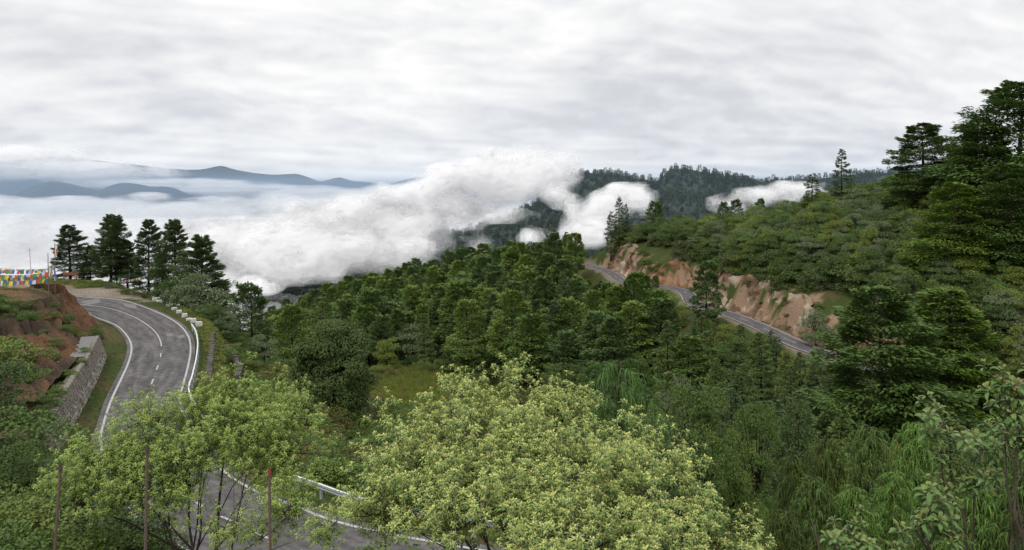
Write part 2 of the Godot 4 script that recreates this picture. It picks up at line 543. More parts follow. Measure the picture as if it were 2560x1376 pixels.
func height(x: float, z: float) -> float:
	var h := raw_height(x, z)
	h += land_noise.get_noise_2d(x, z) * 0.7
	if x > -95 and x < 40 and z < -20 and z > -128:
		var q := near_line(road_mid, x, z)
		var half := 3.4
		if z < -85: half = lerpf(3.4, 5.4, clampf((-z - 85.0) / 15.0, 0, 1))
		if q.x < half + 5.0:
			h = lerpf(road_height(Vector3(x, q.y, z)) - 0.12, h, smooth(half + 1.2, half + 5.0, q.x))
	if x > 20 and x < 130 and z < -95 and z > -345:
		var q := near_line(far_mid, x, z)
		h = lerpf(q.y - 0.15, h, smooth(4.2, 8.6, q.x))
	return h

func ground(p: Vector3) -> Vector3:
	return Vector3(p.x, height(p.x, p.z), p.z)

var soils := []
func patch(x0: float, x1: float, z0: float, z1: float, cell: float, sink: Array, mat: Material) -> void:
	var nx := int((x1 - x0) / cell) + 1
	var nz := int((z1 - z0) / cell) + 1
	var v := PackedVector3Array()
	var col := PackedColorArray()
	var idx := PackedInt32Array()
	var tone := noise(42, 1.0 / 9.0, 4)
	for k in nz:
		for i in nx:
			var x := x0 + i * cell
			var z := z0 + k * cell
			var h := height(x, z)
			for r in sink:
				if r.has_point(Vector2(x, z)): h -= 2.4
			v.append(Vector3(x, h, z))
			var t := tone.get_noise_2d(x, z)
			var c := Color(0.065, 0.09, 0.025).lerp(Color(0.12, 0.10, 0.05), smooth(0.0, 0.45, t))
			for s in soils:
				if inside(s[0], x + t * s[2], z + tone.get_noise_2d(x + 300.0, z) * s[2]): c = (s[1] as Color) * (1.0 + t * 0.5)
			if x > 20 and x < 130 and z > -345 and z < -95:
				var q := near_line(far_mid, x, z)
				if q.z < 0 and q.x > 3.4 and z > -334 and (z < -252 or z > -242) and q.x < 9.0 + t * 9.0: c = Color(0.33, 0.225, 0.15) if z < -160 else Color(0.30, 0.17, 0.10)
				elif q.x < 4.3: c = Color(0.26, 0.22, 0.17)
			col.append(c)
	for k in nz - 1:
		for i in nx - 1:
			var a := k * nx + i
			idx.append_array([a, a + nx, a + 1, a + 1, a + nx, a + nx + 1])
	var ar := arrays(v, idx)
	ar[Mesh.ARRAY_COLOR] = col
	var st := SurfaceTool.new()
	st.create_from_arrays(ar)
	st.generate_normals()
	tag(add_mesh("ground", st.commit(), mat), ["grassy ground around the near road and the terrace", "ground under and above the opposite road", "ground of the valley and the hillsides"][names["ground"] - 1], "ground", "", "structure")

func grain(sd: int, freq: float, lo: float, hi: float, size := 512) -> NoiseTexture2D:
	var t := NoiseTexture2D.new()
	t.width = size
	t.height = size
	t.seamless = true
	t.noise = noise(sd, freq, 5, 0.6)
	var g := Gradient.new()
	g.set_color(0, Color(lo, lo, lo))
	g.set_color(1, Color(hi, hi, hi))
	t.color_ramp = g
	return t

func earth_mat(tint: Color, scale: float, relief: float) -> StandardMaterial3D:
	var m := flat(tint, 0.95, 0.2)
	m.vertex_color_use_as_albedo = true
	m.albedo_texture = grain(51, 0.02, 0.55, 1.0)
	m.uv1_triplanar = true
	m.uv1_world_triplanar = true
	m.uv1_scale = Vector3.ONE * scale
	m.heightmap_enabled = false
	m.normal_enabled = true
	var nt := NoiseTexture2D.new()
	nt.width = 512
	nt.height = 512
	nt.seamless = true
	nt.as_normal_map = true
	nt.bump_strength = relief
	nt.noise = noise(52, 0.03, 5, 0.6)
	m.normal_texture = nt
	return m

func build_land() -> void:
	plan_land()
	# bare terrace, lay-by, drain strip, mossy verge, pull-out of the opposite road
	soils = [[v2([[-130, -66], [-57, -80], [-52, -92], [-57, -101], [-130, -102]]), Color(0.19, 0.125, 0.075), 3.0], [v2([[-86, -113], [-60, -111.5], [-55, -108], [-52, -110], [-58, -117], [-72, -120], [-90, -120]]), Color(0.30, 0.255, 0.20), 3.0], [v2([[-60, -98], [-50, -92], [-46, -82], [-44, -74], [-37, -62], [-32, -50], [-26, -42], [-29, -42], [-36, -52], [-42, -66], [-50, -78], [-60, -92]]), Color(0.14, 0.11, 0.065), 1.6], [v2([[46, -226], [54, -224], [55, -240], [48, -244]]), Color(0.40, 0.34, 0.25), 2.0]]
	var em := earth_mat(Color(1.3, 1.3, 1.3), 0.22, 8.0)
	patch(-96, 22, -136, -18, 1.0, [], em)
	patch(25, 129, -346, -94, 1.6, [], em)
	patch(-260, 240, -560, 24, 4.0, [Rect2(-93, -133, 112, 112), Rect2(29, -342, 96, 244)], em)

# a flat strip between two lines, each point raised by lift
func strip(called: String, a: PackedVector3Array, b: PackedVector3Array, lift: float, mat: Material, across := 1, label := "", group := "") -> MeshInstance3D:
	var v := PackedVector3Array()
	var uv := PackedVector2Array()
	var idx := PackedInt32Array()
	var run := 0.0
	for i in a.size():
		if i > 0: run += a[i].distance_to(a[i - 1])
		for k in across + 1:
			v.append(a[i].lerp(b[i], k / float(across)) + Vector3(0, lift, 0))
			uv.append(Vector2(k / float(across), run * 0.15))
	for i in a.size() - 1:
		for k in across:
			var o := i * (across + 1) + k
			var w := across + 1
			idx.append_array([o, o + 1, o + w, o + 1, o + w + 1, o + w])
	var ar := arrays(v, idx)
	ar[Mesh.ARRAY_TEX_UV] = uv
	var st := SurfaceTool.new()
	st.create_from_arrays(ar)
	st.generate_normals()
	var m := st.commit()
	if m.surface_get_arrays(0)[Mesh.ARRAY_NORMAL][0].y < 0:
		for q in range(0, idx.size(), 3):
			var t := idx[q]
			idx[q] = idx[q + 1]
			idx[q + 1] = t
		ar[Mesh.ARRAY_INDEX] = idx
		st = SurfaceTool.new()
		st.create_from_arrays(ar)
		st.generate_normals()
		m = st.commit()
	return tag(add_mesh(called, m, mat), label, called.replace("_", " "), group, "structure")

func offset_line(a: PackedVector3Array, b: PackedVector3Array, metres: float) -> PackedVector3Array:
	var out := PackedVector3Array()
	for i in a.size():
		out.append(a[i] + (b[i] - a[i]).normalized() * metres)
	return out

func side_line(mid: PackedVector3Array, metres: float) -> PackedVector3Array:
	var out := PackedVector3Array()
	for i in mid.size():
		var d := mid[mini(i + 1, mid.size() - 1)] - mid[maxi(i - 1, 0)]
		out.append(mid[i] + Vector3(-d.z, 0, d.x).normalized() * metres)
	return out

func part_line(p: PackedVector3Array, a: int, b: int) -> PackedVector3Array:
	return p.slice(a, b)

func build_roads() -> void:
	var asphalt := flat(Color(0.235, 0.218, 0.223), 0.9, 0.4)
	asphalt.albedo_texture = grain(61, 0.012, 0.6, 1.0)
	asphalt.uv1_scale = Vector3(1.0, 0.16, 1.0)
	asphalt.detail_enabled = true
	asphalt.detail_uv_layer = BaseMaterial3D.DETAIL_UV_2
	asphalt.uv2_triplanar = true
	asphalt.uv2_world_triplanar = true
	asphalt.uv2_scale = Vector3.ONE * 0.11
	asphalt.detail_albedo = grain(62, 0.02, 0.66, 1.0)
	asphalt.detail_blend_mode = BaseMaterial3D.BLEND_MODE_MUL
	var paint := flat(Color(0.72, 0.72, 0.71), 0.8)
	paint.albedo_texture = grain(63, 0.05, 0.5, 1.0)
	paint.uv1_triplanar = true
	paint.uv1_world_triplanar = true
	paint.uv1_scale = Vector3.ONE * 0.6
	# asphalt runs 0.35 m past the painted edge lines
	var ri := offset_line(road_in, road_out, -0.45)
	var ro := offset_line(road_out, road_in, -0.45)
	strip("road", ri, ro, 0.0, asphalt, 6, "grey asphalt near road curving round the bend at left")
	strip("road_marking", offset_line(road_in, road_out, 0.0), offset_line(road_in, road_out, 0.2), 0.006, paint, 1, "white edge line on the inside of the near road's bend")
	strip("road_marking", offset_line(road_out, road_in, 0.0), offset_line(road_out, road_in, 0.2), 0.006, paint, 1, "white edge line on the outside of the near road's bend")
	var c0 := PackedVector3Array()
	var c1 := PackedVector3Array()
	for i in road_in.size():
		var m := road_in[i].lerp(road_out[i], 0.5)
		var d := (road_out[i] - road_in[i]).normalized()
		c0.append(m - d * 0.07)
		c1.append(m + d * 0.07)
	strip("road_marking", part_line(c0, 0, 44), part_line(c1, 0, 44), 0.006, paint, 1, "unbroken white centre line through the near road's bend")
	var q := 47
	while q < road_in.size() - 6:
		var fine0 := part_line(c0, q, q + 3)
		var fine1 := part_line(c1, q, q + 3)
		strip("road_marking", fine0, fine1, 0.006, paint, 1, "white centre dash of the near road", "centre dashes of the near road")
		q += 6
	# the opposite road
	strip("road", side_line(far_mid, -2.9), side_line(far_mid, 2.9), 0.0, asphalt, 4, "narrow asphalt road along the opposite hillside")
	strip("road_marking", side_line(far_mid, -2.6), side_line(far_mid, -2.38), 0.008, paint, 1, "white edge line on the hill side of the opposite road")
	strip("road_marking", side_line(far_mid, 2.38), side_line(far_mid, 2.6), 0.008, paint, 1, "white edge line on the valley side of the opposite road")
	for i in range(4, far_mid.size() - 3, 3):
		strip("road_marking", part_line(side_line(far_mid, -0.08), i, i + 2), part_line(side_line(far_mid, 0.08), i, i + 2), 0.008, paint, 1, "white centre dash of the opposite road", "centre dashes of the opposite road")
# ---------------------------------------------------------------- plants
class Leaves:
	var v := PackedVector3Array()
	var c := PackedColorArray()
	var i := PackedInt32Array()
	# one folded leaf (or spray of needles) from p along d, u its upper side
	func leaf(p: Vector3, d: Vector3, u: Vector3, l: float, w: float, col: Color, droop := 0.15) -> void:
		var s := d.cross(u).normalized() * w * 0.5
		var o := v.size()
		v.append(p)
		v.append(p + d * (l * 0.5) + s + u * (w * 0.12))
		v.append(p + d * l - u * (l * droop))
		v.append(p + d * (l * 0.5) - s + u * (w * 0.12))
		c.append(col); c.append(col); c.append(col); c.append(col)
		i.append(o); i.append(o + 2); i.append(o + 1); i.append(o); i.append(o + 3); i.append(o + 2)
	# a bent strap along several points
	func strap(pts: Array, side: Vector3, w: float, col: Color) -> void:
		var o := v.size()
		var n := pts.size()
		for k in n:
			var ww := w * (1.0 - 0.75 * k / float(n - 1)) * 0.5
			v.append(pts[k] + side * ww)
			v.append(pts[k] - side * ww)
			c.append(col); c.append(col)
		for k in n - 1:
			var a := o + k * 2
			i.append(a); i.append(a + 1); i.append(a + 2); i.append(a + 1); i.append(a + 3); i.append(a + 2)
	func mesh() -> ArrayMesh:
		var a := []
		a.resize(Mesh.ARRAY_MAX)
		a[Mesh.ARRAY_VERTEX] = v
		a[Mesh.ARRAY_COLOR] = c
		a[Mesh.ARRAY_INDEX] = i
		var m := ArrayMesh.new()
		m.add_surface_from_arrays(Mesh.PRIMITIVE_TRIANGLES, a)
		return m

class Wood:
	var v := PackedVector3Array()
	var n := PackedVector3Array()
	var i := PackedInt32Array()
	func tube(pts: Array, radii: Array, sides := 6) -> void:
		var o := v.size()
		for k in pts.size():
			var d: Vector3 = (pts[mini(k + 1, pts.size() - 1)] - pts[maxi(k - 1, 0)]).normalized()
			var a := d.cross(Vector3(0.31, 0.11, 0.94)).normalized()
			var b := a.cross(d)
			for s in sides:
				var q := a * cos(TAU * s / sides) + b * sin(TAU * s / sides)
				n.append(q)
				v.append(pts[k] + q * radii[k])
		for k in pts.size() - 1:
			for s in sides:
				var a := o + k * sides + s
				var b := o + k * sides + (s + 1) % sides
				i.append(a); i.append(b); i.append(a + sides); i.append(b); i.append(b + sides); i.append(a + sides)
	func mesh() -> ArrayMesh:
		var a := []
		a.resize(Mesh.ARRAY_MAX)
		a[Mesh.ARRAY_VERTEX] = v
		a[Mesh.ARRAY_NORMAL] = n
		a[Mesh.ARRAY_INDEX] = i
		var m := ArrayMesh.new()
		m.add_surface_from_arrays(Mesh.PRIMITIVE_TRIANGLES, a)
		return m

func rv(s := 1.0) -> Vector3:
	return Vector3(rng.randf_range(-s, s), rng.randf_range(-s, s), rng.randf_range(-s, s))

func leaf_mat(c: Color, glow := 0.35) -> StandardMaterial3D:
	var m := flat(c, 0.55, 0.35)
	m.vertex_color_use_as_albedo = true
	m.cull_mode = BaseMaterial3D.CULL_DISABLED
	m.backlight_enabled = true
	m.backlight = Color(glow, glow, glow).linear_to_srgb()
	return m

func bark_mat(c: Color) -> StandardMaterial3D:
	var m := flat(c, 0.95, 0.2)
	m.albedo_texture = grain(71, 0.03, 0.5, 1.0, 256)
	m.uv1_triplanar = true
	m.uv1_scale = Vector3(0.9, 0.25, 0.9)
	return m

# Conifer of tiered limbs. o: height, spread, bare (share of stem without limbs), tiers, per (limbs to a tier), sprays (per limb), size, round (crown shape exponent), rise (limb angle at top), sag (at bottom), gaps
func conifer(o: Dictionary) -> Array:
	var lf := Leaves.new()
	var wd := Wood.new()
	var h: float = o.height
	var lean := Vector3(rng.randf_range(-0.03, 0.03), 0, rng.randf_range(-0.03, 0.03)) * h
	var stem := []
	var rad := []
	for k in 9:
		var t := k / 8.0
		stem.append(Vector3(lean.x * t * t, h * t, lean.z * t * t) + Vector3(rng.randf_range(-0.1, 0.1), 0, rng.randf_range(-0.1, 0.1)) * t)
		rad.append(h * 0.019 * (1.0 - t * 0.92))
	wd.tube(stem, rad, 7)
	var tiers: int = o.tiers
	var patchy := rng.randf() * TAU
	for k in tiers:
		var t: float = lerpf(o.bare, 0.985, pow((k + rng.randf() * 0.6) / tiers, 0.9))
		var per: int = o.per
		var r0: float = o.spread * pow(maxf(1.0 - t, 0.0), o.round) / pow(1.0 - o.bare, o.round) * o.get("swell", 1.0)
		r0 = minf(r0, o.spread)
		r0 *= lerpf(o.get("skirt", 1.0), 1.0, smooth(o.bare, o.bare + 0.22, t))
		var base := stem_point(stem, t)
		var turn: float = rng.randf() * TAU if per > 1 else k * 2.4 + rng.randf_range(-0.5, 0.5)
		for b in per:
			if rng.randf() < o.gaps: continue
			var az := turn + TAU * b / per + rng.randf_range(-0.35, 0.35)
			var l: float = maxf(r0 * rng.randf_range(0.62, 1.12), h * 0.018) * (1.0 + 0.18 * sin(az + patchy))
			var ang: float = lerpf(o.sag, o.rise, smooth(o.bare, 1.0, t)) + rng.randf_range(-0.12, 0.12)
			var out := Vector3(cos(az), 0, sin(az))
			var d := (out * cos(ang) + Vector3.UP * sin(ang)).normalized()
			var tip: Vector3 = base + d * l + Vector3.UP * (l * l * o.get("curl", 0.0))
			if l > h * 0.05:
				wd.tube([base, base.lerp(tip, 0.55) - Vector3.UP * l * 0.03, tip], [h * 0.0045 * (1.2 - t), h * 0.003 * (1.2 - t), h * 0.0008], 4)
			var side := d.cross(Vector3.UP).normalized()
			var num := int(o.sprays * (0.35 + 0.65 * l / o.spread))
			var tone := rng.randf_range(0.78, 1.18)
			for q in num:
				var s := sqrt(rng.randf_range(o.get("inner", 0.12), 1.0))
				var wide: float = o.get("pad", 0.36) * l * (0.35 + 1.5 * s * (1.05 - s) * 1.6)
				var across := rng.randf_range(-1, 1)
				var p: Vector3 = base.lerp(tip, s) + side * (across * wide) + Vector3.UP * (rng.randf_range(-1, 0.6) * o.get("thick", 0.06) * l - across * across * wide * 0.18)
				var ld: Vector3 = (d * 0.9 + side * across * 0.9 + rv(0.45) + Vector3.UP * o.get("spike", 0.0)).normalized()
				var up := (Vector3.UP + rv(0.55)).normalized()
				var z: float = o.size * rng.randf_range(0.65, 1.35)
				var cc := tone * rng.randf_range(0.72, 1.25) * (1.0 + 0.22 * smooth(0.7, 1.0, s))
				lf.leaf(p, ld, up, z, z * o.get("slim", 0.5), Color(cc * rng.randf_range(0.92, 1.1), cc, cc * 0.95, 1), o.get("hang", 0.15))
	return [wd.mesh(), lf.mesh()]

func stem_point(stem: Array, t: float) -> Vector3:
	var f := clampf(t, 0, 0.9999) * (stem.size() - 1)
	var k := int(f)
	return stem[k].lerp(stem[k + 1], f - k)

# Broad-leaved tree or shrub of leafy lobes. o: height, spread, bare, lobes, leaves (per lobe), size, lobe (radius)
func broadleaf(o: Dictionary) -> Array:
	var lf := Leaves.new()
	var wd := Wood.new()
	var h: float = o.height
	var top := Vector3(rng.randf_range(-0.05, 0.05) * h, h * lerpf(o.bare, 1.0, 0.5), rng.randf_range(-0.05, 0.05) * h)
	if o.get("stem", true):
		wd.tube([Vector3.ZERO, top * 0.45 + rv(0.02 * h), top], [h * 0.025, h * 0.018, h * 0.008], 6)
	for k in o.lobes:
		var az := rng.randf() * TAU
		var y := rng.randf()
		var rr := sqrt(rng.randf())
		var t := lerpf(o.bare, 1.0, y)
		var env: float = o.spread * sqrt(maxf(0.02, 1.0 - pow(absf(y - o.get("belly", 0.4)) / o.get("reach", 0.68), 2.0)))
		var c := Vector3(cos(az) * rr * env, t * h, sin(az) * rr * env)
		var r: float = o.lobe * rng.randf_range(0.65, 1.25)
		c.y -= r * 0.6
		c.y = maxf(c.y, r * 0.35)
		if o.get("stem", true):
			var root := top * rng.randf_range(0.45, 1.0)
			wd.tube([root, root.lerp(c, 0.55) - Vector3.UP * 0.04 * h, c + Vector3.UP * r * 0.5], [h * 0.011, h * 0.007, h * 0.002], 4)
		var tone := rng.randf_range(0.8, 1.2)
		for q in o.leaves:
			var d := rv().normalized()
			d.y = lerpf(d.y, absf(d.y), 0.75)
			d = d.normalized()
			var p := c + d * r * rng.randf_range(0.7, 1.08) * Vector3(1, o.get("flat", 0.75), 1)
			var ld := (d * 0.7 + rv(0.8) - Vector3.UP * 0.15).normalized()
			var up := (d + Vector3.UP * 0.5 + rv(0.5)).normalized()
			var z: float = o.size * rng.randf_range(0.65, 1.3)
			var cc := tone * rng.randf_range(0.72, 1.28)
			lf.leaf(p, ld, up, z, z * o.get("slim", 0.55), Color(cc * rng.randf_range(0.92, 1.08), cc, cc * rng.randf_range(0.85, 1.05), 1), 0.2)
	return [wd.mesh() if wd.v.size() else null, lf.mesh()]

var protos := {}     # kind -> Array of [wood, leaves]
var kind_h := {}
func make_kinds() -> void:
	var k := []
	for q in 6:
		k.append(conifer({height = 20.0, spread = rng.randf_range(5.4, 6.8), bare = rng.randf_range(0.2, 0.36), tiers = 80, per = 1, sprays = 165, size = 0.62, round = rng.randf_range(0.26, 0.42), rise = 0.75, sag = -0.1, gaps = 0.05, pad = 0.5, thick = 0.13, inner = 0.25, skirt = 0.7}))
	protos["hemlock"] = k
	k = []
	for q in 4:
		k.append(conifer({height = 20.0, spread = rng.randf_range(4.4, 5.6), bare = 0.22, tiers = 78, per = 1, sprays = 120, size = 0.5, round = 0.62, rise = 0.3, sag = -0.2, gaps = 0.1, pad = 0.44, thick = 0.09, skirt = 0.75}))
	protos["open_conifer"] = k
	k = []
	for q in 4:
		k.append(broadleaf({height = 10.0, spread = 3.6, bare = 0.25, lobes = 26, leaves = 260, size = 0.36, lobe = 1.6}))
	protos["broadleaf"] = k
	k = []
	for q in 5:
		k.append(broadleaf({height = 3.0, spread = 1.7, bare = 0.1, lobes = 12, leaves = 100, size = 0.27, lobe = 0.8, stem = false}))
	protos["shrub"] = k
	k = []
	for q in 3:
		k.append(conifer({height = 18.0, spread = 4.6, bare = 0.25, tiers = 26, per = 1, sprays = 9, size = 2.6, round = 0.42, rise = 0.4, sag = -0.1, gaps = 0.0, slim = 0.7, pad = 0.5, thick = 0.15}))
	protos["far_tree"] = k
	k = []
	for q in 3:
		k.append(conifer({height = 12.0, spread = rng.randf_range(3.3, 3.9), bare = 0.12, tiers = 105, per = 1, sprays = 250, size = 0.38, round = 0.6, rise = 0.42, sag = -0.06, gaps = 0.06, pad = 0.34, thick = 0.11, slim = 0.26, spike = 0.3, inner = 0.06, curl = 0.006, skirt = 0.8}))
	protos["pine"] = k
	k = []
	for q in 3:
		k.append(conifer({height = 22.0, spread = rng.randf_range(6.4, 7.6), bare = 0.16, tiers = 105, per = 1, sprays = 400, size = 0.46, round = rng.randf_range(0.42, 0.55), rise = 0.5, sag = -0.16, gaps = 0.05, pad = 0.5, thick = 0.11, slim = 0.45, inner = 0.12, skirt = 0.7}))
	protos["cedar"] = k
	kind_h = {"hemlock": 20.0, "open_conifer": 20.0, "broadleaf": 10.0, "shrub": 3.0, "far_tree": 18.0, "pine": 12.0, "cedar": 22.0}

var tints := {}
func make_tints() -> void:
	tints["hemlock"] = [Color(0.137, 0.218, 0.052), Color(0.166, 0.248, 0.057), Color(0.112, 0.179, 0.055), Color(0.194, 0.272, 0.064), Color(0.137, 0.218, 0.077)].map(leaf_mat)
	tints["open_conifer"] = [Color(0.119, 0.182, 0.055), Color(0.139, 0.199, 0.055), Color(0.098, 0.155, 0.057)].map(leaf_mat)
	tints["broadleaf"] = [Color(0.108, 0.179, 0.049), Color(0.137, 0.201, 0.057), Color(0.166, 0.216, 0.109), Color(0.093, 0.151, 0.041), Color(0.187, 0.237, 0.049)].map(leaf_mat)
	tints["shrub"] = [Color(0.092, 0.143, 0.035), Color(0.109, 0.157, 0.043), Color(0.077, 0.123, 0.033), Color(0.113, 0.139, 0.060), Color(0.135, 0.174, 0.041)].map(leaf_mat)
	tints["far_tree"] = [leaf_mat(Color(0.078, 0.117, 0.056))]
	tints["pine"] = [leaf_mat(Color(0.086, 0.138, 0.055)), leaf_mat(Color(0.107, 0.159, 0.059))]
	tints["cedar"] = [leaf_mat(Color(0.120, 0.198, 0.031)), leaf_mat(Color(0.099, 0.168, 0.040)), leaf_mat(Color(0.146, 0.224, 0.037))]
	mats["bark"] = bark_mat(Color(0.11, 0.085, 0.065))
	mats["dark_bark"] = bark_mat(Color(0.055, 0.042, 0.034))

# one plant: an object with a trunk and a crown
func plant(called: String, kind: String, p: Vector3, h: float, wide: float, turn: float, shape: int, tint: int, label: String, category: String, group: String) -> Node3D:
	var o := Node3D.new()
	o.name = numbered(called)
	add_child(o, true)
	var s: float = h / kind_h[kind]
	o.transform = Transform3D(Basis(Vector3.UP, turn).scaled(Vector3(s * wide, s, s * wide)), p)
	var pr: Array = protos[kind][shape % protos[kind].size()]
	if pr[0]: add_mesh("trunk", pr[0], mats.dark_bark if kind != "cedar" else mats.bark, o)
	add_mesh("crown" if kind != "shrub" else "foliage", pr[1], tints[kind][tint % tints[kind].size()], o)
	return tag(o, label, category, group)

# what nobody could count, as copies of one mesh
var mass_labels := {"forest": "mass of trees too far or too many to count", "undergrowth": "tangle of low bushes filling the slope"}
func mass(called: String, kind: String, shape: int, where: Array, colors: Array, with_wood := false) -> void:
	if where.is_empty(): return
	for part in ([1, 0] if with_wood else [1]):
		var mm := MultiMesh.new()
		mm.transform_format = MultiMesh.TRANSFORM_3D
		mm.use_colors = part == 1
		mm.mesh = protos[kind][shape % protos[kind].size()][part]
		mm.instance_count = where.size()
		for i in where.size():
			mm.set_instance_transform(i, where[i])
			if part == 1: mm.set_instance_color(i, colors[i])
		var o := MultiMeshInstance3D.new()
		o.name = numbered(called)
		o.multimesh = mm
		o.material_override = tints[kind][0] if part == 1 else mats.dark_bark
		add_child(o, true)
		tag(o, mass_labels[called], called, "parts of the " + called, "stuff")
# ---------------------------------------------------------------- where things grow
func inside(poly: Array, x: float, z: float) -> bool:
	return Geometry2D.is_point_in_polygon(Vector2(x, z), PackedVector2Array(poly))

# points at least gap apart in a polygon given in [x, z]
func scatter(poly: Array, gap: float) -> Array:
	var lo := Vector2.INF
	var hi := -Vector2.INF
	for p in poly:
		lo = lo.min(p)
		hi = hi.max(p)
	var out := []
	var nx := int((hi.x - lo.x) / gap) + 1
	var nz := int((hi.y - lo.y) / gap) + 1
	for k in nz:
		for i in nx:
			var x := lo.x + (i + 0.5 * (k % 2) + rng.randf_range(-0.38, 0.38)) * gap
			var z := lo.y + (k + rng.randf_range(-0.38, 0.38)) * gap
			if inside(poly, x, z): out.append(Vector2(x, z))
	return out

func in_frame(p: Vector3, h: float) -> bool:
	if p.z > -6: return false
	var px := p.x / -p.z * F
	var r := h * 0.4 / -p.z * F
	return absf(px) - r < 1290 and -(p.y + h) / -p.z * F + HORIZON < 1390 

func far_road_gap(x: float, z: float) -> Vector3:
	if x > 15 and x < 140 and z < -90 and z > -350: return near_line(far_mid, x, z)
	return Vector3(1e3, 0, 1)

func near_road_gap(x: float, z: float) -> float:
	if x > -100 and x < 50 and z < -15 and z > -135: return near_line(road_mid, x, z).x
	return 1e3

# below the opposite road only low growth stands before its open stretches
func view_cap(p: Vector3, kind: String) -> float:
	var d := -p.z
	var px := p.x / d * F + 1280.0
	if px < 1440.0 or px > 2120.0 or not below_road(p): return 99.0
	var line := [[1440.0, 690.0], [1480.0, 702.0], [1552.0, 716.0], [1562.0, 688.0], [1655.0, 698.0], [1664.0, 724.0], [1700.0, 730.0], [1740.0, 786.0], [1815.0, 796.0], [1900.0, 828.0], [1925.0, 818.0], [1950.0, 852.0], [2020.0, 886.0], [2120.0, 905.0]]
	for i in line.size() - 1:
		if px <= line[i + 1][0]:
			var y := lerpf(line[i][1], line[i + 1][1], (px - line[i][0]) / (line[i + 1][0] - line[i][0]))
			return maxf(-(y - HORIZON) / F * d - p.y, 0.5)
	return 99.0

func below_road(p: Vector3) -> bool:
	# nearer to the eye than the road along this line of sight
	for i in far_mid.size() - 1:
		var a := far_mid[i].x / -far_mid[i].z
		var b := far_mid[i + 1].x / -far_mid[i + 1].z
		var c := p.x / -p.z
		if (a <= c) != (b <= c): return -p.z < -far_mid[i].z
	return false

# plants several kinds in one zone; the nearest `count` become objects, the rest a mass
func grow(kind: String, called: String, spots: Array, h0: float, h1: float, count: int, words: Dictionary, where: Callable) -> void:
	var list := []
	for s in spots:
		var p := Vector3(s.x, height(s.x, s.y), s.y)
		var h := rng.randf_range(h0, h1)
		if s is Vector3: pass
		h = minf(h, view_cap(p, kind))
		if h < h0 * 0.35: continue
		if in_frame(p, h): list.append([-p.z / h, p, h])
	list.sort_custom(func(a, b): return a[0] < b[0])
	var rest := {}
	var cols := {}
	for n in list.size():
		var p: Vector3 = list[n][1] - Vector3(0, 0.15, 0)
		var h: float = list[n][2]
		var shape := rng.randi() % (protos[kind] as Array).size()
		var tint := rng.randi() % (tints[kind] as Array).size()
		var wide := rng.randf_range(0.85, 1.2)
		var turn := rng.randf() * TAU
		if n < count:
			var tw: String = words.tints[tint]
			var size: String = ["small ", "", "tall "][int(clampf((h - h0) / (h1 - h0) * 3.0, 0, 2))]
			plant(called, kind, p, h, wide, turn, shape, tint, size + tw + " " + words.label + " " + where.call(p), words.category, words.group)
		else:
			var sc: float = h / kind_h[kind]
			if not rest.has(shape):
				rest[shape] = []
				cols[shape] = []
			rest[shape].append(Transform3D(Basis(Vector3.UP, turn).scaled(Vector3(sc * wide, sc, sc * wide)), p))
			var a: Color = (tints[kind][tint].albedo_color as Color).srgb_to_linear()
			var b: Color = (tints[kind][0].albedo_color as Color).srgb_to_linear()
			cols[shape].append(Color(a.r / b.r, a.g / b.g, a.b / b.b) * rng.randf_range(0.85, 1.15))
	for shape in rest:
		mass(words.mass, kind, shape, rest[shape], cols[shape], kind != "shrub" and kind != "far_tree")

func valley_place(p: Vector3) -> String:
	var px := p.x / -p.z * F + 1280.0
	var across := "above the pillar tree" if px < 900 else "left of the meadow's head" if px < 1000 else "behind the meadow" if px < 1180 else "in mid forest" if px < 1320 else "behind the pale bush" if px < 1460 else "below the far bend"
	var up := "in the lowest row" if p.z > -200 else "low in the forest" if p.z > -240 else "halfway up" if p.z > -300 else "high in the forest" if p.z > -380 else "on the skyline"
	return up + ", " + across

func slope_place(p: Vector3) -> String:
	var px := p.x / -p.z * F + 1280.0
	var across := "behind the drooping pine" if px < 1620 else "under the road-hiding tree" if px < 1850 else "under the landslip face" if px < 2080 else "by the two big cedars" if px < 2350 else "near the right edge"
	var up := "on the near slope" if p.z > -85 else "at mid slope" if p.z > -120 else "just below the road"
	return up + ", " + across

func hillside_place(p: Vector3) -> String:
	var px := p.x / -p.z * F + 1280.0
	var across := "over the far bend's bank" if px < 1700 else "in the saddle" if px < 1880 else "over the landslip face" if px < 2120 else "under the lone crest conifer" if px < 2230 else "under the skyline cedars"
	var up := "at the lip of the cut" if far_road_gap(p.x, p.z).x < 16.0 else "low on the hillside" if far_road_gap(p.x, p.z).x < 30.0 else "halfway up" if far_road_gap(p.x, p.z).x < 50.0 else "near the crest"
	return up + " " + across

func v2(a: Array) -> Array:
	var out := []
	for p in a: out.append(Vector2(p[0], p[1]))
	return out

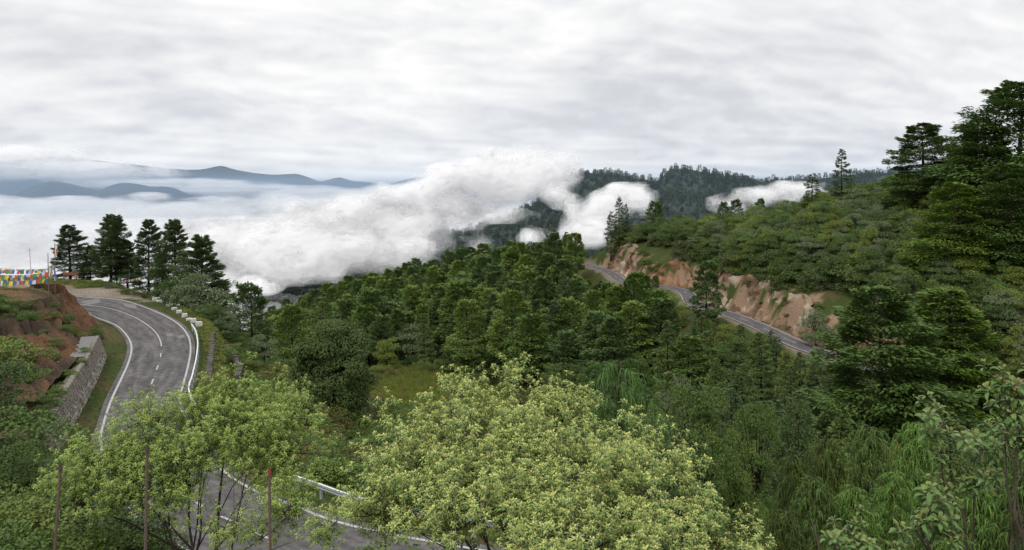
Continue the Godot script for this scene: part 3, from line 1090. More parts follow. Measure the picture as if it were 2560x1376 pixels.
func build_woods() -> void:
	make_kinds()
	make_tints()
	# central forest below the opposite road
	var wood := v2([[-34, -205], [-10, -178], [16, -150], [34, -142], [42, -165], [44, -200], [48, -240], [36, -280], [26, -310], [32, -350], [36, -400], [10, -440], [-40, -450], [-90, -500], [-150, -590], [-190, -560], [-170, -420], [-120, -290], [-70, -225]])
	var a := scatter(wood, 8.6)
	var con := []
	var broad := []
	for s in a:
		var g := far_road_gap(s.x, s.y)
		if g.x < 7.5: continue
		var low: bool = s.y > -230.0
		if rng.randf() < (0.45 if low else 0.12): broad.append(s)
		else: con.append(s)
	var opens := []
	var hems := []
	for s in con:
		if rng.randf() < 0.26: opens.append(s)
		else: hems.append(s)
	grow("open_conifer", "conifer_tree", opens, 12, 22, 70, {tints = ["dark", "mid green", "blackish green"], label = "open-crowned conifer", category = "tree", group = "conifers of the valley forest", mass = "forest"}, valley_place)
	grow("hemlock", "hemlock_tree", hems, 12, 23, 180, {tints = ["dark", "mid green", "blackish green", "bright green", "bluish green"], label = "round-crowned conifer", category = "tree", group = "conifers of the valley forest", mass = "forest"}, valley_place)
	grow("broadleaf", "broadleaf_tree", broad, 7, 12, 90, {tints = ["green", "mid green", "greyish", "dark green", "yellowish"], label = "broad-leaved tree", category = "tree", group = "broad-leaved trees of the valley forest", mass = "forest"}, valley_place)
	# slope between the opposite road and the foreground
	var slope := v2([[20, -62], [46, -50], [90, -60], [95, -112], [70, -140], [56, -180], [50, -200], [40, -170], [34, -140], [16, -130], [8, -110], [10, -80]])
	con = []
	broad = []
	for s in scatter(slope, 6.2):
		if far_road_gap(s.x, s.y).x < 7.0: continue
		if rng.randf() < 0.55: broad.append(s)
		else: con.append(s)
	grow("open_conifer", "conifer_tree", con, 9, 15, 90, {tints = ["dark", "mid green", "blackish green"], label = "open-crowned conifer", category = "tree", group = "conifers below the opposite road", mass = "forest"}, slope_place)
	grow("broadleaf", "broadleaf_tree", broad, 5, 9, 70, {tints = ["green", "mid green", "greyish", "dark green", "yellowish"], label = "broad-leaved tree", category = "tree", group = "broad-leaved trees below the opposite road", mass = "forest"}, slope_place)
	# shrubs above the opposite road
	var bank := v2([[36, -345], [40, -322], [58, -300], [62, -262], [62, -232], [70, -205], [80, -175], [86, -150], [94, -128], [108, -106], [170, -88], [210, -140], [210, -270], [150, -300], [112, -330], [70, -340]])
	var sh := []
	var tall := []
	for s in scatter(bank, 2.9):
		var g := far_road_gap(s.x, s.y)
		if g.x < 10.5: continue
		if rng.randf() < 0.42 and g.x > 13.0: tall.append(s)
		else: sh.append(s)
	grow("broadleaf", "broadleaf_tree", tall, 4.5, 9.5, 150, {tints = ["green", "mid green", "greyish", "dark green", "yellowish"], label = "bushy tree", category = "tree", group = "bushy trees above the opposite road", mass = "undergrowth"}, hillside_place)
	grow("shrub", "shrub", sh, 2.6, 6.2, 280, {tints = ["green", "mid green", "dark green", "greyish", "yellow-green"], label = "shrub", category = "shrub", group = "shrubs above the opposite road", mass = "undergrowth"}, hillside_place)
	var right := []
	for s in scatter(v2([[104, -150], [140, -120], [200, -120], [210, -260], [150, -262], [118, -215]]), 11.0):
		if rng.randf() < 0.75: right.append(s)
	grow("hemlock", "hemlock_tree", right, 9, 17, 60, {tints = ["dark", "mid green", "blackish green", "bright green", "bluish green"], label = "conifer", category = "tree", group = "conifers on the right hillside", mass = "forest"}, hillside_place)
	# understorey
	var under := []
	for s in scatter(wood, 5.0):
		if far_road_gap(s.x, s.y).x > 6.0: under.append(s)
	for s in scatter(slope, 3.6):
		if far_road_gap(s.x, s.y).x > 5.5: under.append(s)
	grow("shrub", "shrub", under, 2.0, 4.0, 0, {tints = ["", "", "", "", ""], label = "", category = "", group = "", mass = "undergrowth"}, hillside_place)
	# far hill
	far_forest()

func far_forest() -> void:
	var spots := []
	var cols := []
	for n in far_ground.size():
		if rng.randf() < 0.0: continue
		var p: Vector3 = far_ground[n] + Vector3(rng.randf_range(-7, 7), -1.5, rng.randf_range(-7, 7))
		var s := rng.randf_range(0.5, 1.0)
		spots.append(Transform3D(Basis(Vector3.UP, rng.randf() * TAU).scaled(Vector3(s * 1.25, s, s * 1.25)), p))
		cols.append(Color.WHITE * rng.randf_range(0.7, 1.3))
	for q in 3:
		var a := []
		var b := []
		for n in range(q, spots.size(), 3):
			a.append(spots[n])
			b.append(cols[n])
		mass("forest", "far_tree", q, a, b)
# ---------------------------------------------------------------- earth cuts
# A face of bare earth between a foot line and a head line, gullied by rain.
func earth_face(foot: PackedVector3Array, head: PackedVector3Array, rows: int, bulge: float, cols: Array, sd: int, mat: Material) -> ArrayMesh:
	var v := PackedVector3Array()
	var c := PackedColorArray()
	var idx := PackedInt32Array()
	var gully := noise(sd, 1.0 / 2.6, 4)
	var lump := noise(sd + 1, 1.0 / 6.0, 4)
	var tone := noise(sd + 2, 1.0 / 12.0, 4)
	var w := foot.size()
	var run := 0.0
	for i in w:
		if i > 0: run += foot[i].distance_to(foot[i - 1])
		var across := head[i] - foot[i]
		var along := (foot[mini(i + 1, w - 1)] - foot[maxi(i - 1, 0)]).normalized()
		var out := along.cross(across).normalized()
		if out.y < 0: out = -out
		for r in rows + 1:
			var t := r / float(rows)
			var p := foot[i] + across * t
			var g := gully.get_noise_2d(run, t * across.length() * 0.22)
			var l := lump.get_noise_3d(p.x, p.y, p.z)
			var edge := sin(PI * clampf(t, 0.0, 1.0))
			p += out * ((g * 0.95 + l * 1.0) * bulge * (0.25 + edge) - bulge * 0.55 * edge + bulge * 0.2)
			v.append(p)
			var k := tone.get_noise_3d(p.x, p.y * 1.6, p.z) * 1.2 + g * 0.6 + 0.06
			var q: Color = cols[0].lerp(cols[1], smooth(-0.25, 0.15, k)).lerp(cols[2], smooth(0.12, 0.45, k))
			c.append(q)
	for i in w - 1:
		for r in rows:
			var a := i * (rows + 1) + r
			idx.append_array([a, a + 1, a + rows + 1, a + 1, a + rows + 2, a + rows + 1])
	var ar := arrays(v, idx)
	ar[Mesh.ARRAY_COLOR] = c
	var st := SurfaceTool.new()
	st.create_from_arrays(ar)
	st.generate_normals()
	return st.commit()

func build_cuts() -> void:
	var em := earth_mat(Color(1.25, 1.25, 1.25), 0.35, 14.0)
	var tan_ := [Color(0.17, 0.11, 0.07), Color(0.34, 0.235, 0.15), Color(0.50, 0.41, 0.31)]
	var red := [Color(0.22, 0.12, 0.065), Color(0.36, 0.19, 0.10), Color(0.42, 0.28, 0.18)]
	# along the opposite road, on its uphill side
	var spans := [[-332, -270, tan_, "tall pale bare cut bank at the far bend of the opposite road"], [-274, -252, red, "rust-red bare earth bank left of the dark little conifer on the opposite road"], [-240, -150, tan_, "long tan landslip face above the opposite road"], [-154, -108, red, "reddish earth bank of the opposite road behind the big dark cedars"]]
	var fine := PackedVector3Array()
	for sp in spans:
		var foot := PackedVector3Array()
		var head := PackedVector3Array()
		var lo := far_mid.size()
		var hi := 0
		for i in far_mid.size() - 1:
			if far_mid[i].z > sp[0] and far_mid[i].z < sp[1]:
				lo = mini(lo, i)
				hi = maxi(hi, i)
		for i in range(lo, hi):
			for s in 6:
				var m := far_mid[i].lerp(far_mid[i + 1], s / 6.0)
				var d := (far_mid[mini(i + 2, far_mid.size() - 1)] - far_mid[maxi(i - 1, 0)])
				var n := Vector3(d.z, 0, -d.x).normalized()
				var e := minf((i - lo) + s / 6.0, hi - i - s / 6.0)
				var reach := 8.6 + 4.5 * land_noise.get_noise_2d(i * 3.0, 7.0)
				reach = lerpf(5.4, reach, smooth(0.0, 3.0, e))
				foot.append(m + n * 4.0 + Vector3(0, -0.2, 0))
				var t := m + n * reach
				head.append(Vector3(t.x, height(t.x, t.z) + 1.0 * smooth(0.0, 3.0, e) - 0.4, t.z))
		tag(add_mesh("cut_bank", earth_face(foot, head, 26, 2.1, sp[2], 480 + int(sp[0]), em), em), sp[3], "cut bank", "earth cut banks along the roads")
	# the cut hill inside the bend of the near road
	var dark := [Color(0.055, 0.042, 0.03), Color(0.10, 0.070, 0.047), Color(0.17, 0.092, 0.053)]
	var foot := spline(bank_foot(), 0.5)
	var head := resample(spline(bank_head(), 0.5), foot.size())
	tag(add_mesh("cut_bank", earth_face(foot, head, 26, 1.1, dark, 90, em), em), "dark red-brown earth bank under the prayer flag terrace", "cut bank", "earth cut banks along the roads")

func bank_foot() -> Array:
	return [on_road(90, 782, 17.2), on_road(160, 790, 17.3), on_road(212, 806, 17.4), on_road(244, 828, 17.5), on_road(252, 856, 17.5), at(222, 868, 74), at(182, 912, 63), at(140, 955, 57.5), at(95, 1000, 52), at(20, 1040, 48)]

func bank_head() -> Array:
	return [at(70, 712, 99), at(120, 713, 97), at(150, 715, 94), at(153, 722, 91), at(140, 738, 87), at(95, 752, 83.5), at(40, 762, 80.5), at(-40, 775, 77), at(-140, 790, 73), at(-220, 805, 69)]

# ---------------------------------------------------------------- built things beside the road
func box_at(called: String, c: Vector3, size: Vector3, turn: float, mat: Material, parent: Node = null) -> MeshInstance3D:
	var b := BoxMesh.new()
	b.size = size
	var o := add_mesh(called, b, mat, parent)
	o.position = c
	o.rotation.y = turn
	return o

func block_mesh(w: float, h: float, d: float, top: float, ch: float) -> ArrayMesh:
	var rings := [[0.0, 1.0], [h * 0.72, lerpf(1.0, top, 0.8)], [h - ch, top], [h, top - ch * 1.6]]
	var st := SurfaceTool.new()
	st.begin(Mesh.PRIMITIVE_TRIANGLES)
	st.set_smooth_group(-1)
	var q := []
	for r in rings:
		var s: float = r[1]
		q.append([Vector3(-w * s, r[0], -d * s) * Vector3(0.5, 1, 0.5), Vector3(w * s, r[0], -d * s) * Vector3(0.5, 1, 0.5), Vector3(w * s, r[0], d * s) * Vector3(0.5, 1, 0.5), Vector3(-w * s, r[0], d * s) * Vector3(0.5, 1, 0.5)])
	for k in 3:
		for s in 4:
			var a: Vector3 = q[k][s]
			var b: Vector3 = q[k][(s + 1) % 4]
			var c: Vector3 = q[k + 1][(s + 1) % 4]
			var e: Vector3 = q[k + 1][s]
			for p in [a, b, c, a, c, e]: st.add_vertex(p)
	var t: Array = q[3]
	for p in [t[0], t[1], t[2], t[0], t[2], t[3]]: st.add_vertex(p)
	st.generate_normals()
	return st.commit()

func build_roadside() -> void:
	var white := flat(Color(0.74, 0.74, 0.73), 0.85)
	white.albedo_texture = grain(64, 0.02, 0.7, 1.0, 256)
	white.uv1_triplanar = true
	white.uv1_world_triplanar = true
	white.uv1_scale = Vector3.ONE * 0.8
	var block := block_mesh(0.78, 0.66, 0.62, 0.84, 0.05)
	var words := ["first white block at the far end of the row beyond the bend", "second white block from the far end of the row", "white block alone after the gap in the row", "white block fourth from the far end of the row", "white block in the middle of the row beside the bend", "white block sixth from the far end beside the bend", "low sunken white block behind its larger neighbour", "large white block next to the last one of the row", "last white block of the row at the guardrail's end"]
	var spots := [[387, 755], [398, 761.5], [421, 773], [435, 780.5], [447, 787.5], [461, 796], [472, 803], [483, 809], [497, 817]]
	for i in 9:
		var h := 17.2
		var p := ground(on_road(spots[i][0], spots[i][1], h))
		p.y = on_road(spots[i][0], spots[i][1], h).y - 0.04
		var o := add_mesh("parapet_block", block, white)
		o.position = p - Vector3(0, 0.25 if i == 6 else 0.0, 0)
		o.rotation.y = 0.5 + rng.randf_range(-0.2, 0.2)
		tag(o, words[i], "parapet block", "white parapet blocks along the bend")
	# guardrails
	var steel := flat(Color(0.42, 0.46, 0.50), 0.45)
	steel.metallic = 0.35
	var paint := flat(Color(0.70, 0.71, 0.71), 0.6)
	var line := PackedVector3Array()
	for i in range(38, 84): line.append(road_out[i] + (road_out[i] - road_in[i]).normalized() * 0.75)
	guardrail(line, "grey steel guardrail with white top along the outside of the upper road", steel, paint)
	line = PackedVector3Array()
	for i in range(100, 130): line.append(road_out[i] + (road_out[i] - road_in[i]).normalized() * 1.5)
	guardrail(line, "grey steel guardrail along the valley side of the lower road", steel, paint)
	retaining_wall()
	kerb_walls()
	flags()
	poles()
	signboard()

func guardrail(line: PackedVector3Array, label: String, steel: Material, paint: Material) -> void:
	var o := Node3D.new()
	o.name = numbered("guardrail")
	add_child(o, true)
	o.position = line[0]
	tag(o, label, "guardrail", "guardrails of the near road")
	# W-shaped beam
	var prof := [[0.0, 0.42], [0.05, 0.46], [0.05, 0.52], [0.0, 0.56], [0.05, 0.60], [0.05, 0.67], [0.0, 0.72], [-0.012, 0.72], [0.036, 0.665], [0.036, 0.605], [-0.014, 0.56], [0.036, 0.515], [0.036, 0.465], [-0.012, 0.42]]
	var v := PackedVector3Array()
	var idx := PackedInt32Array()
	var w := prof.size()
	for i in line.size():
		var d := (line[mini(i + 1, line.size() - 1)] - line[maxi(i - 1, 0)]).normalized()
		var n := Vector3(-d.z, 0, d.x).normalized()
		for q in prof: v.append(line[i] - line[0] + n * (q[0] as float) + Vector3(0, q[1], 0))
	for i in line.size() - 1:
		for k in w:
			var a := i * w + k
			var b := i * w + (k + 1) % w
			idx.append_array([a, a + w, b, b, a + w, b + w])
	var st := SurfaceTool.new()
	st.create_from_arrays(arrays(v, idx))
	st.deindex()
	st.generate_normals()
	add_mesh("beam", st.commit(), steel, o)
	# white painted top edge
	v = PackedVector3Array()
	idx = PackedInt32Array()
	for i in line.size():
		var d := (line[mini(i + 1, line.size() - 1)] - line[maxi(i - 1, 0)]).normalized()
		var n := Vector3(-d.z, 0, d.x).normalized()
		for q in [[-0.05, 0.722], [0.07, 0.722], [0.07, 0.752], [-0.05, 0.752]]: v.append(line[i] - line[0] + n * (q[0] as float) + Vector3(0, q[1], 0))
	for i in line.size() - 1:
		for k in 4:
			var a := i * 4 + k
			var b := i * 4 + (k + 1) % 4
			idx.append_array([a, a + 4, b, b, a + 4, b + 4])
	st = SurfaceTool.new()
	st.create_from_arrays(arrays(v, idx))
	st.deindex()
	st.generate_normals()
	add_mesh("cap_rail", st.commit(), paint, o)
	var run := 0.0
	var next := 0.3
	var post := BoxMesh.new()
	post.size = Vector3(0.12, 0.95, 0.12)
	for i in line.size() - 1:
		var len_ := line[i].distance_to(line[i + 1])
		while next < run + len_:
			var p := line[i].lerp(line[i + 1], (next - run) / len_) - line[0]
			var d := (line[i + 1] - line[i]).normalized()
			var n := Vector3(-d.z, 0, d.x).normalized()
			var m := add_mesh("post", post, steel, o)
			m.position = p - n * 0.075 + Vector3(0, 0.24, 0)
			m.rotation.y = atan2(d.x, d.z)
			next += 2.0
		run += len_

# stone retaining wall left of the near road: leaning courses of single stones
func retaining_wall() -> void:
	var base := spline([on_road(268, 893, 17.5), on_road(248, 945, 17.5), on_road(215, 1010, 17.5), on_road(182, 1075, 17.5), on_road(138, 1150, 17.5)], 0.25)
	var o := Node3D.new()
	o.name = numbered("retaining_wall")
	add_child(o, true)
	o.position = base[0]
	tag(o, "rubble stone retaining wall leaning back left of the near road", "wall")
	var stone := [flat(Color(0.20, 0.18, 0.15), 0.95), flat(Color(0.26, 0.24, 0.21), 0.95), flat(Color(0.14, 0.125, 0.10), 0.95), flat(Color(0.17, 0.14, 0.10), 0.95), flat(Color(0.34, 0.32, 0.30), 0.95)]
	var moss := flat(Color(0.13, 0.13, 0.05), 1.0)
	var shapes := []
	for q in 6: shapes.append(stone_mesh(q))
	var rest := []
	var total := 0.0
	for i in base.size() - 1: total += base[i].distance_to(base[i + 1])
	# body behind the stones
	var v := PackedVector3Array()
	var idx := PackedInt32Array()
	for i in base.size():
		var t := i / float(base.size() - 1)
		var d := (base[mini(i + 1, base.size() - 1)] - base[maxi(i - 1, 0)]).normalized()
		var n := Vector3(-d.z, 0, d.x).normalized()
		if n.x < 0: n = -n
		var h := wall_height(t)
		var q := base[i] - base[0]
		for e in [[-0.1, -0.4], [-0.22, 0.0], [-0.22 - h * 0.3, h], [-0.7 - h * 0.3, h], [-0.7 - h * 0.3, -0.4]]:
			v.append(q + n * (e[0] as float) + Vector3(0, e[1], 0))
	for i in base.size() - 1:
		for k in 5:
			var a := i * 5 + k
			var b := i * 5 + (k + 1) % 5
			idx.append_array([a, b, a + 5, b, b + 5, a + 5])
	for e in [0, (base.size() - 1) * 5]:
		for k in [1, 2, 3]: idx.append_array([e, e + k, e + k + 1] if e == 0 else [e, e + k + 1, e + k])
	var st := SurfaceTool.new()
	st.create_from_arrays(arrays(v, idx))
	st.deindex()
	st.generate_normals()
	var mortar := flat(Color(0.10, 0.09, 0.055), 1.0)
	add_mesh("core", st.commit(), mortar, o)
	var n_part := 0
	var course := 0
	var y := 0.0
	while y < 2.5:
		var ch := rng.randf_range(0.2, 0.3)
		var run := rng.randf_range(0.0, 0.3)
		while run < total - 0.2:
			var w := rng.randf_range(0.26, 0.5)
			var t := (run + w * 0.5) / total
			var h := wall_height(t)
			if y + ch * 0.6 < h:
				var k := minf(t * (base.size() - 1), base.size() - 1.001)
				var p := base[int(k)].lerp(base[int(k) + 1], k - int(k)) - base[0]
				var d := (base[int(k) + 1] - base[int(k)]).normalized()
				var n := Vector3(-d.z, 0, d.x).normalized()
				if n.x < 0: n = -n
				var b := Basis(d, Vector3.UP, n).rotated(d, 0).scaled_local(Vector3(w * 1.0, ch * 1.02, 0.34))
				b = Basis(Vector3(rng.randf(), rng.randf(), 1).normalized(), rng.randf_range(-0.12, 0.12)) * b
				var tr := Transform3D(b, p + n * (-0.2 - (y + ch * 0.5) * 0.3 + rng.randf_range(-0.04, 0.05)) + Vector3(0, y + ch * 0.5, 0))
				if n_part < 300:
					var m := add_mesh("stone", shapes[rng.randi() % 6], stone[rng.randi() % 5], o)
					m.transform = tr
					n_part += 1
				else:
					rest.append(tr)
			run += w + 0.02
		y += ch + 0.015
		course += 1
	if rest.size():
		var mm := MultiMesh.new()
		mm.transform_format = MultiMesh.TRANSFORM_3D
		mm.mesh = shapes[0]
		mm.instance_count = rest.size()
		for i in rest.size(): mm.set_instance_transform(i, rest[i])
		var mi := MultiMeshInstance3D.new()
		mi.name = "stonework"
		mi.multimesh = mm
		mi.material_override = stone[0]
		o.add_child(mi, true)
		mi.set_meta("kind", "stuff")
	# concrete ledge at the head of the wall
	var ledge := PackedVector3Array()
	var li := PackedVector3Array()
	var lo := PackedVector3Array()
	for i in range(0, int(base.size() * 0.36)):
		var d := (base[mini(i + 1, base.size() - 1)] - base[maxi(i - 1, 0)]).normalized()
		var n := Vector3(-d.z, 0, d.x).normalized()
		if n.x < 0: n = -n
		var h := wall_height(i / float(base.size() - 1))
		lo.append(base[i] - base[0] + n * (-0.3 - h * 0.3) + Vector3(0, h + 0.05, 0))
		li.append(base[i] - base[0] + n * (-1.55 - h * 0.3) + Vector3(0, h + 0.05, 0))
	var concrete := flat(Color(0.15, 0.145, 0.145), 0.9)
	var lm := strip("ledge", lo, li, 0.03, concrete)
	remove_child(lm)
	for key in ["kind", "category", "label"]: lm.remove_meta(key)
	lm.name = "ledge"
	o.add_child(lm, true)

func wall_height(t: float) -> float:
	return 2.35 * smooth(-0.12, 0.06, t) * (1.0 - 0.25 * smooth(0.7, 1.0, t)) + 0.05 * sin(t * 40.0)

func stone_mesh(sd: int) -> ArrayMesh:
	var r := RandomNumberGenerator.new()
	r.seed = sd + 500
	var c := []
	for z in [-0.5, 0.5]:
		for p in [[-0.5, -0.5], [0.5, -0.5], [0.5, 0.5], [-0.5, 0.5]]:
			var s := 1.0 if z < 0 else 0.86
			c.append(Vector3(p[0] * s + r.randf_range(-0.07, 0.07), p[1] * s + r.randf_range(-0.08, 0.08), z + r.randf_range(-0.12, 0.02)))
	c.append(Vector3(r.randf_range(-0.2, 0.2), r.randf_range(-0.2, 0.2), 0.62))
	var st := SurfaceTool.new()
	st.begin(Mesh.PRIMITIVE_TRIANGLES)
	st.set_smooth_group(-1)
	for f in [[4, 5, 8], [5, 6, 8], [6, 7, 8], [7, 4, 8], [0, 1, 5], [0, 5, 4], [1, 2, 6], [1, 6, 5], [2, 3, 7], [2, 7, 6], [3, 0, 4], [3, 4, 7], [1, 0, 2], [2, 0, 3]]:
		st.add_vertex(c[f[0]])
		st.add_vertex(c[f[2]])
		st.add_vertex(c[f[1]])
	st.generate_normals()
	return st.commit()

# low stone kerbs on the valley side of the upper road
func kerb_walls() -> void:
	var stone := flat(Color(0.16, 0.145, 0.125), 0.95)
	stone.albedo_texture = grain(66, 0.04, 0.45, 1.0, 256)
	stone.uv1_triplanar = true
	stone.uv1_world_triplanar = true
	for w in [[[[531, 838], [529, 860], [528, 880], [524, 905], [523, 925], [517, 962]], 17.75, 0.42, "low dark stone kerb along the mossy verge of the upper road"], [[[566, 880], [583, 900], [590, 918], [597, 935], [592, 962]], 20.0, 1.0, "dark dry-stone wall among the scrub below the verge"]]:
		var p := []
		for q in w[0]: p.append(on_road(q[0], q[1], w[1]))
		var line := spline(p, 0.42)
		var o := Node3D.new()
		o.name = numbered("stone_wall")
		add_child(o, true)
		o.position = line[0]
		tag(o, w[3], "wall")
		var shapes := [stone_mesh(11), stone_mesh(12), stone_mesh(13)]
		for i in line.size() - 1:
			var d := (line[i + 1] - line[i]).normalized()
			for c in (2 if w[2] > 0.8 else 1):
				var m := add_mesh("stone", shapes[rng.randi() % 3], stone, o)
				var hh: float = w[2] / (2 if w[2] > 0.8 else 1)
				m.transform = Transform3D(Basis(Vector3.UP, rng.randf_range(-0.4, 0.4)) * Basis(d, Vector3.UP, d.cross(Vector3.UP)).scaled_local(Vector3(rng.randf_range(0.36, 0.56), hh * rng.randf_range(0.6, 1.25), rng.randf_range(0.35, 0.6))), line[i] - line[0] + Vector3(rng.randf_range(-0.12, 0.12), hh * (c + 0.4), rng.randf_range(-0.1, 0.1)))

# ---------------------------------------------------------------- prayer flags
func cloth(c: Color) -> StandardMaterial3D:
	var m := flat(c, 0.9, 0.2)
	m.cull_mode = BaseMaterial3D.CULL_DISABLED
	m.backlight_enabled = true
	m.backlight = Color(0.5, 0.5, 0.5)
	return m

func flag_mesh(w: float, h: float, sd: int) -> ArrayMesh:
	var r := RandomNumberGenerator.new()
	r.seed = sd
	var a := r.randf() * 6.0
	var v := PackedVector3Array()
	var idx := PackedInt32Array()
	for j in 4:
		for i in 4:
			var s := j / 3.0
			v.append(Vector3(w * (i / 3.0 - 0.5) + 0.05 * w * sin(a + j), -h * s, 0.12 * w * s * sin(i * 1.7 + a)))
	for j in 3:
		for i in 3:
			var q := j * 4 + i
			idx.append_array([q, q + 1, q + 4, q + 1, q + 5, q + 4])
	var st := SurfaceTool.new()
	st.create_from_arrays(arrays(v, idx))
	st.generate_normals()
	return st.commit()

func flag_string(a: Vector3, b: Vector3, sag: float, each: float, size: Vector2, shift: int, label: String, skip := 0.0) -> void:
	var o := Node3D.new()
	o.name = numbered("prayer_flag_string")
	add_child(o, true)
	o.position = a
	tag(o, label, "prayer flags", "strings of prayer flags")
	var cols: Array = mats.flag
	var n := int(a.distance_to(b) / each)
	var wd := Wood.new()
	var pts := []
	var rad := []
	for i in 13:
		var t := i / 12.0
		pts.append((b - a) * t - Vector3(0, sag * 4.0 * t * (1.0 - t), 0))
		rad.append(0.012)
	wd.tube(pts, rad, 4)
	add_mesh("cord", wd.mesh(), mats.cord, o)
	var yaw := atan2((b - a).x, (b - a).z) - PI / 2
	for i in n:
		if rng.randf() < skip: continue
		var t := (i + 0.5) / n
		var m := add_mesh("flag", mats.flag_mesh[rng.randi() % 5], cols[(i + shift) % 5], o)
		m.position = (b - a) * t - Vector3(0, sag * 4.0 * t * (1.0 - t), 0)
		m.rotation = Vector3(rng.randf_range(-0.3, 0.3), yaw + rng.randf_range(-0.4, 0.4), rng.randf_range(-0.15, 0.15))
		m.scale = Vector3(size.x, size.y, size.x) * rng.randf_range(0.85, 1.15)

func flags() -> void:
	mats.flag = [cloth(Color(0.05, 0.14, 0.42)), cloth(Color(0.72, 0.72, 0.74)), cloth(Color(0.50, 0.06, 0.05)), cloth(Color(0.04, 0.26, 0.07)), cloth(Color(0.66, 0.50, 0.06))]
	mats.flag_mesh = []
	for q in 5: mats.flag_mesh.append(flag_mesh(1.0, 1.0, 300 + q))
	mats.cord = flat(Color(0.5, 0.5, 0.48))
	var d := 88.0
	var rows := [[668, 672, 0.15, 0.26, 0.2, "topmost string of small pale faded prayer flags", 1], [674, 673, 0.12, 0.36, 0.38, "upper string of bright prayer flags at the terrace edge", 0], [683, 680, 0.34, 0.4, 0.44, "second string of bright prayer flags, sagging most", 2], [692, 686, 0.28, 0.4, 0.44, "third string of bright prayer flags on the terrace", 4], [703, 697, 0.16, 0.42, 0.44, "lowest string of prayer flags just above the bare terrace", 1]]
	for r in rows:
		flag_string(at(-40, r[0], d + 1.0), at(121, r[1], d), r[2], r[3], Vector2(r[4] * 1.05, r[4] * 1.15), r[6], r[5], 0.08)
	# big pale banners by the poles
	flag_string(at(122, 668, d), at(137, 668, 90.5), 0.02, 0.4, Vector2(0.4, 1.5), 1, "cluster of tall pale banners between the two flag poles")
	flag_string(at(283, 703, 122), at(368, 688, 118), 0.25, 0.35, Vector2(0.32, 0.36), 3, "lone string of prayer flags slung low before the pines")

func pole(called: String, foot: Vector3, top: Vector3, r: float, mat: Material, label: String, category: String, group := "") -> Node3D:
	var o := Node3D.new()
	o.name = numbered(called)
	add_child(o, true)
	o.position = foot
	tag(o, label, category, group)
	var wd := Wood.new()
	wd.tube([Vector3.ZERO, (top - foot) * 0.5, top - foot], [r, r * 0.95, r * 0.85], 10)
	add_mesh("shaft", wd.mesh(), mat, o)
	return o

func poles() -> void:
	var wood := flat(Color(0.17, 0.12, 0.10), 0.8)
	var p := pole("flag_pole", ground(at(137, 717, 91)), at(136, 608, 91), 0.045, wood, "thin flag pole with a red and white pennant on the terrace", "flag pole")
	var m := add_mesh("pennant", mats.flag_mesh[2], mats.flag[1], p)
	m.position = at(137, 614, 91) - p.position + Vector3(0.12, 0, 0)
	m.scale = Vector3(0.24, 1.2, 0.3)
	var m2 := add_mesh("pennant", mats.flag_mesh[1], mats.flag[2], p)
	m2.position = at(138, 622, 91.02) - p.position + Vector3(0.2, 0, 0.05)
	m2.scale = Vector3(0.2, 0.7, 0.3)
	pole("flag_pole", ground(at(121, 733, 88)), at(119, 634, 88), 0.05, wood, "bare wooden pole holding the right ends of the prayer flag strings", "flag pole")
	var thin := pole("flag_pole", ground(at(80, 700, 94)), at(73, 624, 94), 0.03, wood, "thin leaning grey mast rising behind the prayer flags", "mast")
	var bulb := SphereMesh.new()
	bulb.radius = 0.09
	bulb.height = 0.2
	bulb.radial_segments = 10
	bulb.rings = 6
	var t := add_mesh("mast_tip", bulb, mats.cord, thin)
	t.position = at(73, 623, 94) - thin.position
	# the three rods in front
	var rust := flat(Color(0.19, 0.125, 0.105), 0.7)
	rust.albedo_texture = grain(67, 0.05, 0.65, 1.0, 256)
	rust.uv1_triplanar = true
	rust.uv1_world_triplanar = true
	rust.uv1_scale = Vector3.ONE * 3.0
	var tip_red := flat(Color(0.24, 0.055, 0.04), 0.6)
	var tip_dark := flat(Color(0.09, 0.05, 0.045), 0.6)
	var spec := [[150, 1180, 136, 1376, "leftmost rusty rod in front, leaning slightly, with a dark spear tip"], [367, 1136, 363, 1376, "middle rusty rod before the leafy tree, the tallest, with a dark tip"], [673, 1192, 675, 1376, "rusty rod with a red spear tip in front of the lower road"]]
	for i in 3:
		var s: Array = spec[i]
		var dd := 9.0
		var top := at(s[0], s[1], dd)
		var low := at(s[2], s[3], dd)
		var foot := top + (low - top) * ((top.y - (height(low.x, low.z) - 0.1)) / (top.y - low.y))
		var o := pole("finial_rod", foot, top, 0.019, rust, s[4], "metal rod", "spear-tipped rods in front")
		var st := Wood.new()
		st.tube([Vector3.ZERO, Vector3(0, 0.012, 0), Vector3(0, 0.02, 0), Vector3(0, 0.045, 0), Vector3(0, 0.075, 0), Vector3(0, 0.105, 0), Vector3(0, 0.125, 0)], [0.012, 0.024, 0.016, 0.026, 0.022, 0.010, 0.001], 10)
		var f := add_mesh("finial", st.mesh(), tip_red if i == 2 else tip_dark, o)
		f.position = top - foot

func signboard() -> void:
	var wood := flat(Color(0.20, 0.075, 0.03), 0.8)
	var o := Node3D.new()
	o.name = numbered("signboard")
	add_child(o, true)
	var a := ground(at(158, 704, 124))
	var b := ground(at(190, 703, 124))
	o.position = a
	tag(o, "small brown wooden signboard on two posts at the bend's grassy verge", "signboard")
	box_at("board", at(174, 685, 124) - a, Vector3(2.4, 0.5, 0.06), 0.0, wood, o)
	for q in [a, b]:
		var top := at(174, 682, 124).y + 0.1
		box_at("post", Vector3(q.x, (q.y + top) * 0.5, q.z - 0.08) - a, Vector3(0.1, top - q.y + 0.1, 0.08), 0.0, wood, o)

